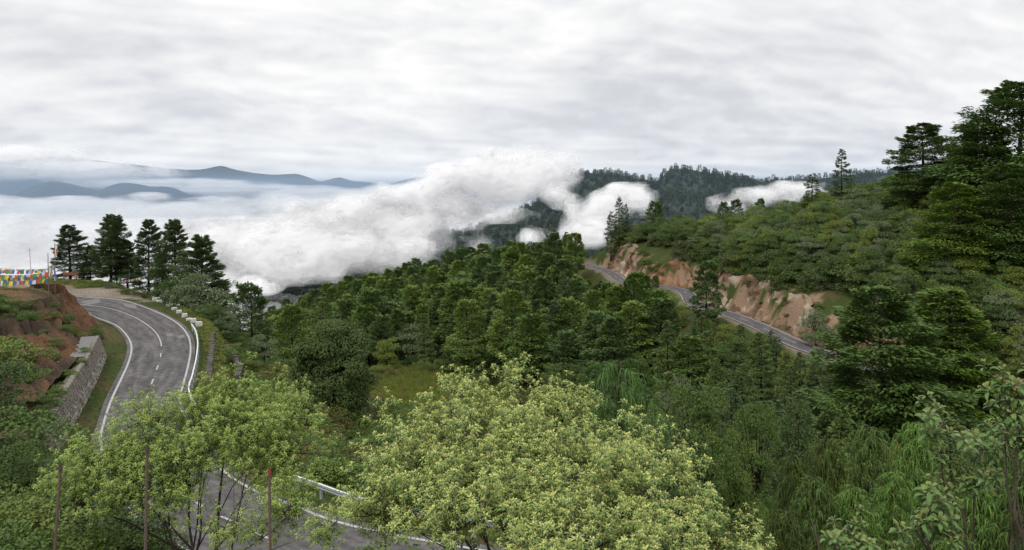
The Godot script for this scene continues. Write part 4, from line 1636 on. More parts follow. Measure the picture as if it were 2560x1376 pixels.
# lighter repairs and a gravel lay-by on the near road
func road_patches() -> void:
	var light := flat(Color(0.24, 0.225, 0.225), 0.92)
	light.albedo_texture = grain(68, 0.03, 0.7, 1.0, 256)
	light.uv1_triplanar = true
	light.uv1_world_triplanar = true
	for q in [[[186, 758, 16.6], [248, 752, 16.7], [250, 762, 16.8], [190, 768, 16.8]], [[305, 764, 16.9], [340, 770, 17.0], [342, 780, 17.1], [312, 773, 17.0]], [[210, 744, 16.4], [264, 748, 16.5], [262, 752, 16.6], [208, 749, 16.5]], [[414, 842, 17.5], [431, 839, 17.5], [432, 845, 17.5], [419, 847, 17.5]], [[442, 846, 17.5], [460, 843, 17.5], [462, 850, 17.5], [448, 852, 17.5]], [[203, 781, 17.1], [226, 783, 17.1], [228, 788, 17.2], [206, 787, 17.1]], [[262, 1034, 17.5], [276, 1032, 17.5], [275, 1040, 17.5], [263, 1041, 17.5]]]:
		var v := PackedVector3Array()
		for p in q:
			var w := on_road(p[0], p[1], p[2])
			v.append(Vector3(w.x, road_height(w) + 0.012, w.z))
		var mid := (v[0] + v[1] + v[2] + v[3]) / 4.0
		var rim := PackedVector3Array([mid])
		for k in 4:
			for s in 4:
				var p := v[k].lerp(v[(k + 1) % 4], s / 4.0)
				rim.append(p + (mid - p) * rng.randf_range(-0.05, 0.12))
		for k in range(1, 17): rim[k].y = road_height(rim[k]) + 0.012
		rim[0].y = road_height(mid) + 0.014
		var idx := PackedInt32Array()
		for k in 16: idx.append_array([0, 1 + k, 1 + (k + 1) % 16])
		var st := SurfaceTool.new()
		st.create_from_arrays(arrays(rim, idx))
		st.generate_normals()
		light.cull_mode = BaseMaterial3D.CULL_DISABLED
		tag(add_mesh("road_patch", st.commit(), light), "lighter repair patch on the near road's asphalt", "road patch", "repair patches of the near road", "structure")

func road_height(p: Vector3) -> float:
	var best := 1e9
	var y := p.y
	for i in road_in.size() - 1:
		var a := road_in[i]
		var b := road_out[i]
		var d := Vector2(b.x - a.x, b.z - a.z)
		var t := clampf(Vector2(p.x - a.x, p.z - a.z).dot(d) / d.length_squared(), 0, 1)
		var q := a.lerp(b, t)
		var e := Vector2(q.x - p.x, q.z - p.z).length_squared()
		if e < best:
			best = e
			y = q.y
	return y
# ---------------------------------------------------------------- plants close to the eye
func rosette(n: int, l: float, w: float, spread: float, inner: Color, outer: Color, droop: float, sd: int) -> ArrayMesh:
	var keep := rng.state
	rng.seed = sd
	var lf := Leaves.new()
	for k in n:
		var t := k / float(n - 1)
		var az := k * 2.4 + rng.randf_range(-0.3, 0.3)
		var up := lerpf(1.25, 1.25 - spread, t) + rng.randf_range(-0.15, 0.15)
		var d := Vector3(cos(az) * cos(up), sin(up), sin(az) * cos(up))
		var u := (Vector3.UP - d * d.y + Vector3(cos(az), 0, sin(az)) * -0.3).normalized()
		var c := inner.lerp(outer, smooth(0.15, 0.7, t)) * rng.randf_range(0.85, 1.15)
		var ll := l * rng.randf_range(0.75, 1.1) * lerpf(0.65, 1.0, smooth(0.0, 0.4, t))
		# two joints, so that the blade bends
		var s := d.cross(u).normalized() * w * 0.5
		var p0 := d * l * 0.06 - Vector3.UP * l * 0.25 * t
		var p1 := p0 + d * ll * 0.45
		var p2 := p0 + d * ll * 0.8 - Vector3.UP * ll * droop * 0.35
		var p3 := p0 + d * ll - Vector3.UP * ll * droop
		var o := lf.v.size()
		for p in [p0, p1 + s + u * w * 0.15, p1 - s + u * w * 0.15, p1, p2 + s * 0.8 + u * w * 0.1, p2 - s * 0.8 + u * w * 0.1, p2, p3]:
			lf.v.append(p)
			lf.c.append(Color(c.r, c.g, c.b))
		for f in [[0, 3, 1], [0, 2, 3], [1, 3, 6], [1, 6, 4], [3, 2, 5], [3, 5, 6], [4, 6, 7], [6, 5, 7]]:
			lf.i.append(o + f[0]); lf.i.append(o + f[1]); lf.i.append(o + f[2])
	rng.state = keep
	return lf.mesh()

# A leafy bush of whorls on twigs. lobes: [centre, radii]; whorls are set on twigs that end near the lobes' surfaces.
func whorl_bush(called: String, foot: Vector3, lobes: Array, twigs: int, per: int, meshes: Array, reach: float, size: float, leafy: Material, bark: Material, stems: int, labels: Array, singles := 300, foot_spread := 0.5) -> Node3D:
	var o := Node3D.new()
	o.name = numbered(called)
	add_child(o, true)
	o.position = foot
	tag(o, labels[0], labels[1])
	var wd := Wood.new()
	var trunks := []
	for s in stems:
		var l: Array = lobes[s % lobes.size()]
		var d := rv().normalized()
		var end: Vector3 = l[0] - foot + d * l[1] * 0.35
		var root := Vector3(rng.randf_range(-1, 1), 0, rng.randf_range(-1, 1)) * foot_spread
		var mid := root.lerp(end, 0.5) + Vector3(0, end.y * 0.10, 0) + rv(0.45)
		var pts := []
		var rad := []
		var thick := rng.randf_range(0.022, 0.052)
		for k in 9:
			var t := k / 8.0
			pts.append(root * (1 - t) * (1 - t) + mid * 2 * t * (1 - t) + end * t * t + rv(0.1) * t)
			rad.append(thick * (1.0 - 0.75 * t))
		wd.tube(pts, rad, 7)
		trunks.append(pts)
	var vol := 0.0
	for l in lobes: vol += pow(l[1].x * l[1].y * l[1].z, 0.667)
	var sets := []
	for l in lobes:
		for q in int(twigs * pow(l[1].x * l[1].y * l[1].z, 0.667) / vol):
			var d := rv().normalized()
			if d.y < -0.25: d.y *= -0.6
			d = d.normalized()
			var tip: Vector3 = l[0] - foot + d * l[1] * (rng.randf_range(0.55, 1.08) if rng.randf() < 0.88 else rng.randf_range(1.1, 1.4))
			# nearest point of a stem
			var best := 1e9
			var from := Vector3.ZERO
			for tr in trunks:
				for k in range(3, 9):
					var e: float = tip.distance_squared_to(tr[k])
					if e < best:
						best = e
						from = tr[k]
			var dir := (d * 0.75 + Vector3.UP * 0.8 + rv(0.45)).normalized()
			var a := from.lerp(tip, 0.5) - Vector3(0, 0.12, 0) + rv(0.08)
			wd.tube([from, a, tip - dir * reach * 0.5, tip + dir * reach * 0.75], [0.014, 0.010, 0.006, 0.003], 4)
			for w in per:
				var p := tip + dir * reach * rng.randf_range(-1.1, 0.75) + rv(1.0) * reach * Vector3(0.42, 0.32, 0.42)
				var ax := (dir * 0.6 + (p - tip) / reach * 0.7 + Vector3.UP * 0.75 + rv(0.35)).normalized()
				var b := Basis(Quaternion(Vector3.UP, ax)).rotated(ax, rng.randf() * TAU).scaled(Vector3.ONE * size * rng.randf_range(0.75, 1.2))
				sets.append(Transform3D(b, p))
	add_mesh("branches", wd.mesh(), bark, o)
	# those that show largest are parts of their own
	sets.sort_custom(func(x, y): return (x.origin + foot).length() < (y.origin + foot).length())
	var rest := []
	for m in meshes: rest.append([])
	for i in sets.size():
		var which := i % meshes.size()
		if i < singles:
			var m := add_mesh("leaf_whorl", meshes[which], leafy, o)
			m.transform = sets[i]
		else:
			rest[which].append(sets[i])
	for q in meshes.size():
		var mm := MultiMesh.new()
		mm.transform_format = MultiMesh.TRANSFORM_3D
		mm.mesh = meshes[q]
		mm.instance_count = rest[q].size()
		for i in rest[q].size(): mm.set_instance_transform(i, rest[q][i])
		var mi := MultiMeshInstance3D.new()
		mi.name = "foliage"
		mi.multimesh = mm
		mi.material_override = leafy
		o.add_child(mi, true)
		mi.set_meta("kind", "stuff")
	return o

func lobes_at(list: Array, squash := 0.8) -> Array:
	var out := []
	for q in list:
		var s: float = q[2] / F
		out.append([at(q[0], q[1], q[2]), Vector3(q[3] * s, q[4] * s, (q[3] + q[4]) * 0.5 * s * squash)])
	return out

# weeping conifer: limbs arch out and shed hanging cords of green
func weeper(h: float, spread: float, limbs: int, cords: int, l: float, w: float, col: Array, tip: float) -> Array:
	var lf := Leaves.new()
	var wd := Wood.new()
	wd.tube([Vector3.ZERO, Vector3(0.05, h * 0.5, 0), Vector3(0, h, 0)], [h * 0.016, h * 0.01, 0.012], 6)
	for k in limbs:
		var t := lerpf(0.06, 0.985, pow((k + 0.5) / limbs, 0.85))
		var az := k * 2.4 + rng.randf_range(-0.4, 0.4)
		var r := spread * pow(1.0 - t, 0.72) * rng.randf_range(0.65, 1.15) + tip
		var out := Vector3(cos(az), 0, sin(az))
		var base := Vector3(0, h * t, 0)
		var pts := []
		var rad := []
		for s in 6:
			var u := s / 5.0
			pts.append(base + out * r * u + Vector3.UP * r * (0.75 * u - 0.95 * u * u))
			rad.append(0.02 * (1.0 - 0.85 * u))
		wd.tube(pts, rad, 4)
		var n := int(cords * (0.4 + r / spread))
		for q in n:
			var u := rng.randf_range(0.15, 1.0)
			var kk := u * 4.999
			var p: Vector3 = pts[int(kk)].lerp(pts[int(kk) + 1], kk - int(kk)) + rv(0.07)
			var away := (out * rng.randf_range(0.1, 0.8) + rv(0.7)).normalized()
			away.y = absf(away.y) * 0.35
			var ll := l * rng.randf_range(0.5, 1.2)
			var strand := []
			for s in 5:
				var x := s / 4.0
				strand.append(p + away * ll * (0.55 * x - 0.2 * x * x) - Vector3.UP * ll * (0.85 * x * x - 0.1 * x))
			var side := away.cross(Vector3.UP).normalized()
			side = (side + rv(0.5)).normalized()
			var c: Color = col[0].lerp(col[1], rng.randf())
			if rng.randf() < 0.025: c = col[2]
			c = c * rng.randf_range(0.75, 1.25)
			lf.strap(strand, side, w * rng.randf_range(0.7, 1.3), c)
	return [wd.mesh(), lf.mesh()]

func fern(fronds: int, l: float) -> ArrayMesh:
	var lf := Leaves.new()
	for k in fronds:
		var az := k * 2.4 + rng.randf_range(-0.3, 0.3)
		var out := Vector3(cos(az), 0, sin(az))
		var ll := l * rng.randf_range(0.7, 1.1)
		var c := rng.randf_range(0.75, 1.2)
		var n := 16
		for s in range(1, n):
			var u := s / float(n)
			var p := out * ll * u * 0.85 + Vector3.UP * ll * (0.8 * u - 0.75 * u * u)
			var d := (out * 0.85 + Vector3.UP * (0.8 - 1.5 * u)).normalized()
			var side := d.cross(Vector3.UP).normalized()
			var up := side.cross(d)
			for e in [-1.0, 1.0]:
				var ld: Vector3 = (side * e + d * 0.45 - Vector3.UP * 0.15).normalized()
				var z := ll * 0.26 * sin(PI * (0.12 + 0.86 * u))
				lf.leaf(p, ld, up, z, z * 0.3, Color(c, c, c), 0.2)
	return lf.mesh()

func build_named_trees() -> void:
	# px, py of the foot, distance, height, width factor, kind, tint, shape, name, label
	var list := [
		[2310, 585, 222, 33, 1.6, "cedar", 1, 0, "tall broad cedar on the skyline of the right hillside with bare lower trunk"],
		[2550, 640, 182, 43, 1.45, "cedar", 1, 1, "tallest dark cedar cut by the right edge of the picture on the skyline"],
		[2470, 620, 190, 33, 1.55, "cedar", 1, 2, "dark cedar between the tallest one and the broad skyline cedar"],
		[2400, 560, 235, 24, 1.5, "cedar", 1, 0, "lower dark cedar behind the broad skyline cedar's right side"],
		[2440, 640, 200, 24, 1.4, "cedar", 1, 0, "dark cedar filling the mass beneath the tallest cedar"],
		[2530, 690, 165, 25, 1.4, "cedar", 1, 1, "dark cedar low on the right edge under the tallest one"],
		[2395, 668, 168, 19, 1.45, "cedar", 2, 1, "bright green dense conifer standing before the dark skyline cedars"],
		[2105, 548, 262, 25, 0.85, "open_conifer", 2, 0, "tall open conifer with flat layered limbs alone on the hill crest"],
		[2030, 552, 265, 17, 1.3, "open_conifer", 1, 1, "leaning broad conifer just left of the tall open one on the crest"],
		[1548, 580, 325, 15.5, 0.7, "open_conifer", 2, 2, "tall thin sparse conifer at the tip of the spur"],
		[1527, 582, 325, 9.5, 0.65, "open_conifer", 2, 3, "short thin conifer left of the sparse one on the spur"],
		[1566, 580, 328, 12.5, 0.7, "open_conifer", 2, 1, "thin conifer right behind the sparse one on the spur"],
		[1640, 580, 318, 12.5, 1.15, "hemlock", 0, 1, "round dark conifer on the spur's shrubby crest"],
		[1808, 600, 325, 16.5, 0.9, "hemlock", 0, 2, "left conifer of the close pair in the saddle of the crest"],
		[1838, 602, 322, 17, 0.95, "hemlock", 2, 3, "right conifer of the close pair in the saddle of the crest"],
		[1902, 600, 318, 17.5, 0.9, "hemlock", 0, 4, "flat-topped conifer in the saddle below the far hill's mist"],
		[1880, 600, 330, 13, 1.1, "hemlock", 2, 5, "shorter conifer at the left foot of the flat-topped one"],
		[1765, 915, 190, 26, 0.85, "hemlock", 2, 0, "tall dark conifer that hides a stretch of the opposite road"],
		[1640, 755, 258, 9, 1.2, "hemlock", 4, 2, "small dark cone-shaped conifer beside the opposite road"],
		[2040, 885, 166, 10, 1.0, "broadleaf", 2, 0, "pale green slender tree in front of the landslip face"],
		[2205, 1100, 108, 22, 1.5, "cedar", 1, 0, "big dark layered cedar, left of the pair before the red bank"],
		[2390, 1090, 112, 22, 1.6, "cedar", 0, 2, "big broad layered cedar, right of the pair before the red bank"],
		[2310, 1105, 120, 20, 1.0, "cedar", 2, 1, "brighter cedar squeezed between the two big ones"],
		[972, 935, 196, 9.5, 0.9, "broadleaf", 4, 1, "yellow-green tree with a dark trunk at the head of the meadow"],
		[630, 835, 180, 11, 1.0, "hemlock", 2, 3, "dark open conifer on the slope below the white blocks"],
		[730, 880, 150, 9, 0.9, "hemlock", 1, 4, "umbrella-shaped conifer left of the dense pillar tree"],
		[660, 925, 105, 5, 1.1, "broadleaf", 2, 2, "grey-green bush on the brown slope beside the upper road"],
		[175, 695, 131, 9.4, 1.45, "pine", 0, 0, "bushy pine at the left end of the row on the bend"],
		[277, 705, 127, 11.6, 1.1, "pine", 1, 1, "tallest pine of the row, left one of two close trunks"],
		[291, 706, 126, 11.4, 1.0, "pine", 1, 2, "right one of the two close pine trunks on the bend"],
		[318, 702, 128, 7.0, 1.2, "pine", 0, 2, "short bushy pine at the foot of the two close trunks"],
		[371, 700, 125, 10.2, 0.95, "pine", 0, 0, "narrow dark pine in the middle of the row on the bend"],
		[437, 722, 118, 11.0, 1.05, "pine", 1, 1, "pointed pine second from the right of the row"],
		[505, 755, 110, 9.9, 1.15, "pine", 1, 2, "pine with long right-hand limbs at the right end of the row"],
		[225, 700, 128, 6.0, 1.3, "pine", 0, 1, "low dark pine filling the gap after the bushy one"],
		[475, 805, 106, 6.8, 1.0, "broadleaf", 2, 3, "silvery grey-leaved tree below the right-hand pines"],
		[520, 800, 107, 5.5, 0.9, "broadleaf", 2, 1, "smaller silvery tree leaning over the drop beyond the blocks"],
		[420, 765, 115, 4.2, 1.4, "broadleaf", 3, 0, "dark bush under the pines behind the first white blocks"],
		[560, 850, 100, 4.0, 1.1, "broadleaf", 2, 2, "thin brownish bush beyond the last white blocks"]]
	var cats := {"cedar": "tree", "open_conifer": "tree", "hemlock": "tree", "pine": "pine tree", "broadleaf": "tree"}
	var nm := {"cedar": "cedar_tree", "open_conifer": "conifer_tree", "hemlock": "hemlock_tree", "pine": "pine_tree", "broadleaf": "broadleaf_tree"}
	for t in list:
		var p := at(t[0], t[1], t[2])
		p.y = height(p.x, p.z) - 0.2
		var top: float = at(t[0], t[1], t[2]).y + t[3]
		plant(nm[t[5]], t[5], p, maxf(top - p.y, t[3] * 0.6), t[4], rng.randf() * TAU, t[7], t[6], t[8], cats[t[5]], "")
	# dense pillar of leaves
	var base := at(832, 1135, 84)
	base.y = height(base.x, base.z) - 0.2
	var hh := at(832, 806, 84).y - base.y
	var lf := Leaves.new()
	for k in 300:
		var t := sqrt(rng.randf()) if rng.randf() < 0.4 else rng.randf()
		var az := rng.randf() * TAU
		var r := 3.6 * (0.72 + 0.28 * sin(PI * clampf(t * 1.1, 0, 1))) * sqrt(maxf(0.03, 1.0 - pow(maxf(0, t - 0.72) / 0.28, 2.2)))
		r *= 0.9 + 0.22 * sin(az * 3.0 + t * 9.0) + 0.14 * sin(t * 23.0 + az)
		var c := Vector3(cos(az) * r * 0.86, hh * (0.02 + 0.95 * t), sin(az) * r * 0.86)
		var rr := rng.randf_range(0.5, 1.5)
		var tone := rng.randf_range(0.8, 1.2)
		for q in 210:
			var d := rv().normalized()
			var out := Vector3(cos(az), 0.5, sin(az)).normalized()
			if d.dot(out) < -0.2: d = -d
			var p := c + d * rr * Vector3(1, 0.6, 1)
			var cc := tone * rng.randf_range(0.7, 1.3)
			var z := 0.27 * rng.randf_range(0.7, 1.3)
			lf.leaf(p, (d * 0.5 + rv(0.8) - Vector3.UP * 0.3).normalized(), (d + Vector3.UP * 0.6 + rv(0.4)).normalized(), z, z * 0.55, Color(cc, cc * 1.0, cc * 0.95), 0.2)
	var o := Node3D.new()
	o.name = numbered("pillar_tree")
	add_child(o, true)
	o.position = base
	tag(o, "dense dark pillar-shaped tree covered in leaves to the ground by the meadow", "tree")
	var wd := Wood.new()
	wd.tube([Vector3.ZERO, Vector3(0, hh * 0.5, 0), Vector3(0.1, hh * 0.93, 0)], [0.4, 0.28, 0.05], 8)
	add_mesh("trunk", wd.mesh(), mats.dark_bark, o)
	add_mesh("crown", lf.mesh(), leaf_mat(Color(0.095, 0.145, 0.042), 0.3), o)

func build_foreground() -> void:
	var bark := bark_mat(Color(0.17, 0.135, 0.11))
	# pale bush in the middle
	var pale := []
	for q in 4: pale.append(rosette(11, 0.125, 0.03, 1.5, Color(0.62, 0.63, 0.21), Color(0.20, 0.29, 0.09), 0.35, 700 + q))
	var leafy := leaf_mat(Color(1, 1, 1), 0.3)
	var mid := lobes_at([[1180, 1140, 17, 200, 160], [1340, 1075, 18, 130, 100], [1050, 1220, 16, 170, 140], [1410, 1240, 15.5, 210, 170], [1550, 1160, 17, 120, 105], [1650, 1290, 15, 150, 95], [1240, 1290, 14.5, 220, 130], [1800, 1345, 14.5, 110, 60], [940, 1290, 16, 100, 85], [1480, 1380, 13, 250, 100], [1150, 990, 18.5, 45, 60], [1270, 950, 18.5, 30, 50], [1420, 1020, 18, 90, 50], [1720, 1190, 16, 60, 60]])
	var f := Vector3(0.8, 0, -16.5)
	f.y = height(f.x, f.z) - 0.1
	whorl_bush("willow_bush", f, mid, 800, 13, pale, 0.46, 0.88, leafy, bark, 26, ["big pale yellow-green bush of narrow leaf whorls in the middle", "bush"], 300, 1.4)
	# greener tree on the left
	var green := []
	for q in 4: green.append(rosette(11, 0.12, 0.026, 1.7, Color(0.47, 0.54, 0.14), Color(0.15, 0.245, 0.062), 0.4, 720 + q))
	var left := lobes_at([[430, 1120, 22, 190, 120], [610, 1060, 23, 150, 105], [320, 1190, 21.5, 140, 110], [550, 1180, 22, 200, 110], [700, 1120, 22, 95, 120], [240, 1240, 21, 110, 90], [500, 1030, 22.5, 80, 60], [240, 1150, 22, 90, 70], [690, 1040, 23, 80, 50], [380, 1250, 21, 120, 80], [370, 1040, 22, 40, 40], [580, 975, 23, 50, 30], [720, 1280, 20, 70, 80], [590, 1330, 20, 90, 50], [830, 1320, 19, 60, 50]])
	f = at(500, 1440, 22)
	f.y = height(f.x, f.z) - 0.1
	whorl_bush("willow_tree", f, left, 640, 16, green, 0.5, 0.9, leafy, bark, 15, ["green many-stemmed leafy tree in front of the hidden stretch of road", "tree"], 300, 0.7)
	# young whorl-leaved shrub at the right edge
	var rhodo := []
	for q in 3: rhodo.append(rosette(9, 0.19, 0.062, 1.35, Color(0.23, 0.27, 0.09), Color(0.11, 0.19, 0.055), 0.4, 740 + q))
	var glossy := leaf_mat(Color(1, 1, 1), 0.2)
	glossy.roughness = 0.38
	for w in [[[[2420, 1110, 12, 100, 80], [2345, 1060, 12.5, 45, 40], [2380, 1200, 12, 90, 60]], [2480, 1500, 12], 13, "broad-leaved shrub with drooping whorls at the right, above the weeping conifers"],
			[[[2545, 1010, 10.5, 45, 70], [2560, 1110, 10.5, 50, 60]], [2640, 1500, 10.5], 9, "broad-leaved shrub tip cut by the right edge"],
			[[[2310, 1265, 11.5, 110, 60], [2400, 1320, 11, 80, 40]], [2420, 1560, 11.5], 8, "low broad-leaved shrub at lower right with reddish buds"],
			[[[2100, 1345, 11, 60, 35], [2210, 1375, 11, 100, 30], [2050, 1320, 11, 30, 20]], [2180, 1600, 11], 8, "broad-leaved sprays at the bottom edge among weeping conifers"]]:
		f = at(w[1][0], w[1][1], w[1][2])
		f.y = minf(height(f.x, f.z) - 0.1, f.y)
		whorl_bush("rhododendron", f, lobes_at(w[0]), w[2], 7, rhodo, 0.3, 1.0, glossy, bark, 5, [w[3], "shrub"], 300, 0.3)
	# weeping conifers, lower right
	var ju := []
	for q in 3: ju.append(weeper(9.0, 1.9, 170, 34, 0.62, 0.036, [Color(0.035, 0.07, 0.018), Color(0.085, 0.135, 0.032), Color(0.12, 0.075, 0.03)], 0.25))
	var weep := leaf_mat(Color(1.35, 1.35, 1.35), 0.3)
	weep.roughness = 0.85
	var weeps := [weep, weep.duplicate(), weep.duplicate()]
	weeps[1].albedo_color = Color(1.05, 1.0, 0.95)
	weeps[2].albedo_color = Color(1.35, 1.38, 1.3)
	var spots := [[2175, 1085, 24, 9.0, "weeping conifer with the tallest drooping tip"], [2290, 1075, 25, 9.0, "weeping conifer with a thin pointed tip right of the tallest one"], [2065, 1115, 24, 8.0, "weeping conifer left of the tallest drooping tip"], [1985, 1160, 24, 7.5, "weeping conifer at the left end of its clump"], [2035, 1215, 20, 7.0, "pointed weeping conifer before the left end of the clump"], [2130, 1235, 20, 7.0, "low weeping conifer in the middle of the clump"], [2235, 1200, 21, 7.0, "weeping conifer under the two thin tips"], [2400, 1170, 19, 7.5, "weeping conifer behind the broad-leaved shrub"], [2500, 1120, 17, 7.5, "bushy weeping conifer at the right edge"], [2330, 1290, 16, 6.0, "weeping conifer at the bottom right"], [2450, 1230, 14.5, 6.0, "nearest weeping conifer in the lower right corner"], [2090, 1330, 17, 5.5, "weeping conifer at the bottom edge"], [1960, 1300, 19, 5.5, "small weeping conifer beside the pale bush"], [2560, 1200, 14, 6.0, "weeping conifer cut by the right edge"]]
	for i in spots.size():
		var s: Array = spots[i]
		var top := at(s[0], s[1] - 28.0, s[2])
		var g := height(top.x, top.z)
		var o := Node3D.new()
		o.name = numbered("weeping_conifer")
		add_child(o, true)
		var h: float = maxf(top.y - g, 3.0)
		o.transform = Transform3D(Basis(Vector3.UP, i * 1.3).scaled(Vector3(s[3] / 9.0, h / 9.0, s[3] / 9.0)), Vector3(top.x, top.y - h - 0.05, top.z))
		tag(o, s[4], "conifer", "")
		add_mesh("trunk", ju[i % 3][0], mats.bark, o)
		add_mesh("crown", ju[i % 3][1], weeps[(i * 2 + i / 3) % 3], o)
	# long-needled pine behind the pale bush
	var needle := leaf_mat(Color(1.35, 1.6, 1.4), 0.4)
	needle.roughness = 0.8
	var pine := weeper(9.0, 2.3, 70, 52, 0.95, 0.027, [Color(0.045, 0.08, 0.022), Color(0.075, 0.12, 0.034), Color(0.10, 0.13, 0.04)], 0.7)
	for s in [[1548, 885, 20, 1.0, "young long-needled pine with arching shoots behind the pale bush"], [1700, 1200, 17, 0.8, "drooping long-needled pine boughs half hidden in the pale bush"]]:
		var top := at(s[0], s[1], s[2])
		var g := height(top.x, top.z)
		var o := Node3D.new()
		o.name = numbered("long_needled_pine")
		add_child(o, true)
		o.transform = Transform3D(Basis(Vector3.UP, 0.4).scaled(Vector3(s[3], (top.y - g) / 9.0, s[3])), Vector3(top.x, g - 0.1, top.z))
		tag(o, s[4], "pine tree", "")
		add_mesh("trunk", pine[0], mats.bark, o)
		add_mesh("crown", pine[1], needle, o)
	side_greens()

func build_bush_kinds() -> void:
	var k := []
	for q in 4: k.append(broadleaf({height = 3.0, spread = 1.9, bare = 0.08, lobes = 16, leaves = 240, size = 0.17, lobe = 0.75, stem = false}))
	protos["bush"] = k
	kind_h["bush"] = 3.0
	tints["bush"] = [leaf_mat(Color(0.100, 0.163, 0.040)), leaf_mat(Color(0.138, 0.213, 0.048)), leaf_mat(Color(0.075, 0.122, 0.040)), leaf_mat(Color(0.144, 0.181, 0.094)), leaf_mat(Color(0.188, 0.244, 0.062))]
	k = []
	for q in 4: k.append(broadleaf({height = 9.0, spread = 2.9, bare = 0.2, lobes = 34, leaves = 330, size = 0.2, lobe = 1.15}))
	protos["grove"] = k
	kind_h["grove"] = 9.0
	tints["grove"] = tints["bush"]
	k = []
	for q in 2: k.append([null, fern(12, 1.2)])
	protos["fern"] = k
	kind_h["fern"] = 0.9
	tints["fern"] = [leaf_mat(Color(0.045, 0.09, 0.03)), leaf_mat(Color(0.06, 0.11, 0.03))]

var tufts := []
func side_greens() -> void:
	build_bush_kinds()
	# bushes picked out on the cut hill and along the verges: px, py foot, distance, height, width, tint, label
	for b in [[-20, 950, 60, 3.4, 1.5, 4, "bright green bush on the cut hill at the left edge"], [48, 900, 62, 3.0, 1.4, 1, "lighter green bush under the earth bank"], [70, 985, 56, 1.8, 1.1, 1, "round bush below the bare bank's foot"], [118, 955, 60, 1.9, 1.1, 1, "bright round bush above the stone retaining wall"], [160, 915, 66, 1.5, 1.1, 0, "small bush behind the concrete ledge"], [196, 866, 77, 1.2, 1.0, 4, "yellowish bush where the wall meets the bank"], [-20, 1050, 47, 3.0, 1.3, 2, "dark bush left of the wall's near end"], [50, 1080, 46, 1.8, 1.1, 2, "dusky bush just left of the retaining wall"], [15, 1150, 38, 3.2, 1.4, 0, "green bush on the slope at the left edge"], [60, 1185, 36, 1.7, 1.1, 0, "bush at the near foot of the retaining wall"], [60, 1280, 28, 2.6, 1.3, 1, "leafy bush at the left edge above the rods"], [10, 1350, 24, 2.6, 1.2, 4, "light green bush in the lower left corner"], [150, 1330, 27, 2.4, 1.4, 2, "dark bush behind the leftmost rod"], [260, 1360, 25, 2.2, 1.4, 2, "dark bush under the left tree's boughs"], [300, 1420, 24, 1.6, 1.2, 0, "low bush by the lower road's near edge"],
			[240, 692, 121, 1.3, 1.8, 1, "low bush at the grassy verge right of the signboard"], [205, 694, 118, 1.0, 1.6, 1, "low bush behind the signboard"], [280, 712, 119, 1.2, 1.8, 3, "grey-green bush on the verge under the close pines"], [330, 728, 117, 1.3, 1.8, 0, "bush at the verge before the lone flag string"], [380, 748, 114, 1.2, 1.5, 4, "bright low bush beside the first white block"],
			[545, 870, 97, 1.8, 1.4, 3, "brownish scrub beside the mossy verge"], [560, 925, 84, 2.0, 1.5, 1, "green bush on the drop beside the stone kerb"], [620, 980, 78, 2.4, 1.6, 1, "green bush below the dry-stone wall"], [680, 990, 80, 2.6, 1.6, 0, "bush on the slope left of the pillar tree"], [740, 1000, 80, 2.4, 1.5, 3, "scrubby bush at the pillar tree's left foot"], [780, 1240, 50, 1.6, 1.6, 4, "bright bush behind the lower guardrail's start"], [850, 1250, 49, 1.8, 1.6, 1, "bright leafy bush behind the lower guardrail"], [905, 1190, 60, 2.8, 1.5, 0, "green bush between the pillar tree and the pale bush"], [760, 1190, 58, 2.6, 1.5, 2, "dark bush under the pillar tree"], [940, 1090, 92, 3.0, 1.4, 1, "bush at the near edge of the meadow"], [1850, 1180, 42, 2.7, 0.55, 1, "light green round-crowned tree right of the pale bush"], [1740, 1090, 40, 2.8, 0.6, 0, "green leafy tree right of the long-needled pine"], [1690, 1010, 46, 2.0, 0.55, 3, "grey-green crown beyond the long-needled pine"], [1890, 1120, 48, 3.0, 0.55, 0, "green crown beyond the light round one"], [1990, 1090, 60, 3.0, 0.7, 2, "dark leafy tree above the weeping conifers"]]:
		var p := at(b[0], b[1], b[2])
		var g := height(p.x, p.z)
		var big: bool = b[2] < 62 and b[0] > 1600
		var h: float = b[3]
		if big: h = maxf(p.y + b[3] - g, b[3])
		plant("broadleaf_tree" if big else "bush", "grove" if big else "bush", Vector3(p.x, g - 0.15, p.z), h, b[4], rng.randf() * TAU, rng.randi() % 4, b[5], b[6], "tree" if big else "bush", "")
	for q in 16:
		var px := rng.randf_range(0, 330)
		var d := rng.randf_range(26, 36)
		var p := at(px, 1300, d)
		plant("fern", "fern", ground(p), rng.randf_range(0.8, 1.3), 1.2, rng.randf() * TAU, q, q, ["dark green fern among the bushes at lower left", "bright green fern among the bushes at lower left"][q % 2], "fern", "ferns at lower left")
	# tufts of green on the bare cuts
	for i in range(6, far_mid.size() - 8):
		var d := far_mid[i + 1] - far_mid[i]
		var n := Vector3(d.z, 0, -d.x).normalized()
		for q in 3:
			if rng.randf() < 0.55: continue
			var o := rng.randf_range(5.0, 10.5) if q else rng.randf_range(9.0, 12.0)
			var p := far_mid[i] + n * o + d * rng.randf()
			tufts.append([Vector3(p.x, height(p.x, p.z), p.z), rng.randf_range(0.7, 1.6) if q else rng.randf_range(1.5, 2.8)])
	var bf := resample(spline(bank_foot(), 0.5), 40)
	var bh := resample(spline(bank_head(), 0.5), 40)
	for i in range(2, 40):
		for q in 2:
			if rng.randf() < (0.75 if i < 18 else 0.35): continue
			tufts.append([bf[i].lerp(bh[i], rng.randf_range(0.1, 0.95)), rng.randf_range(0.4, 1.1)])
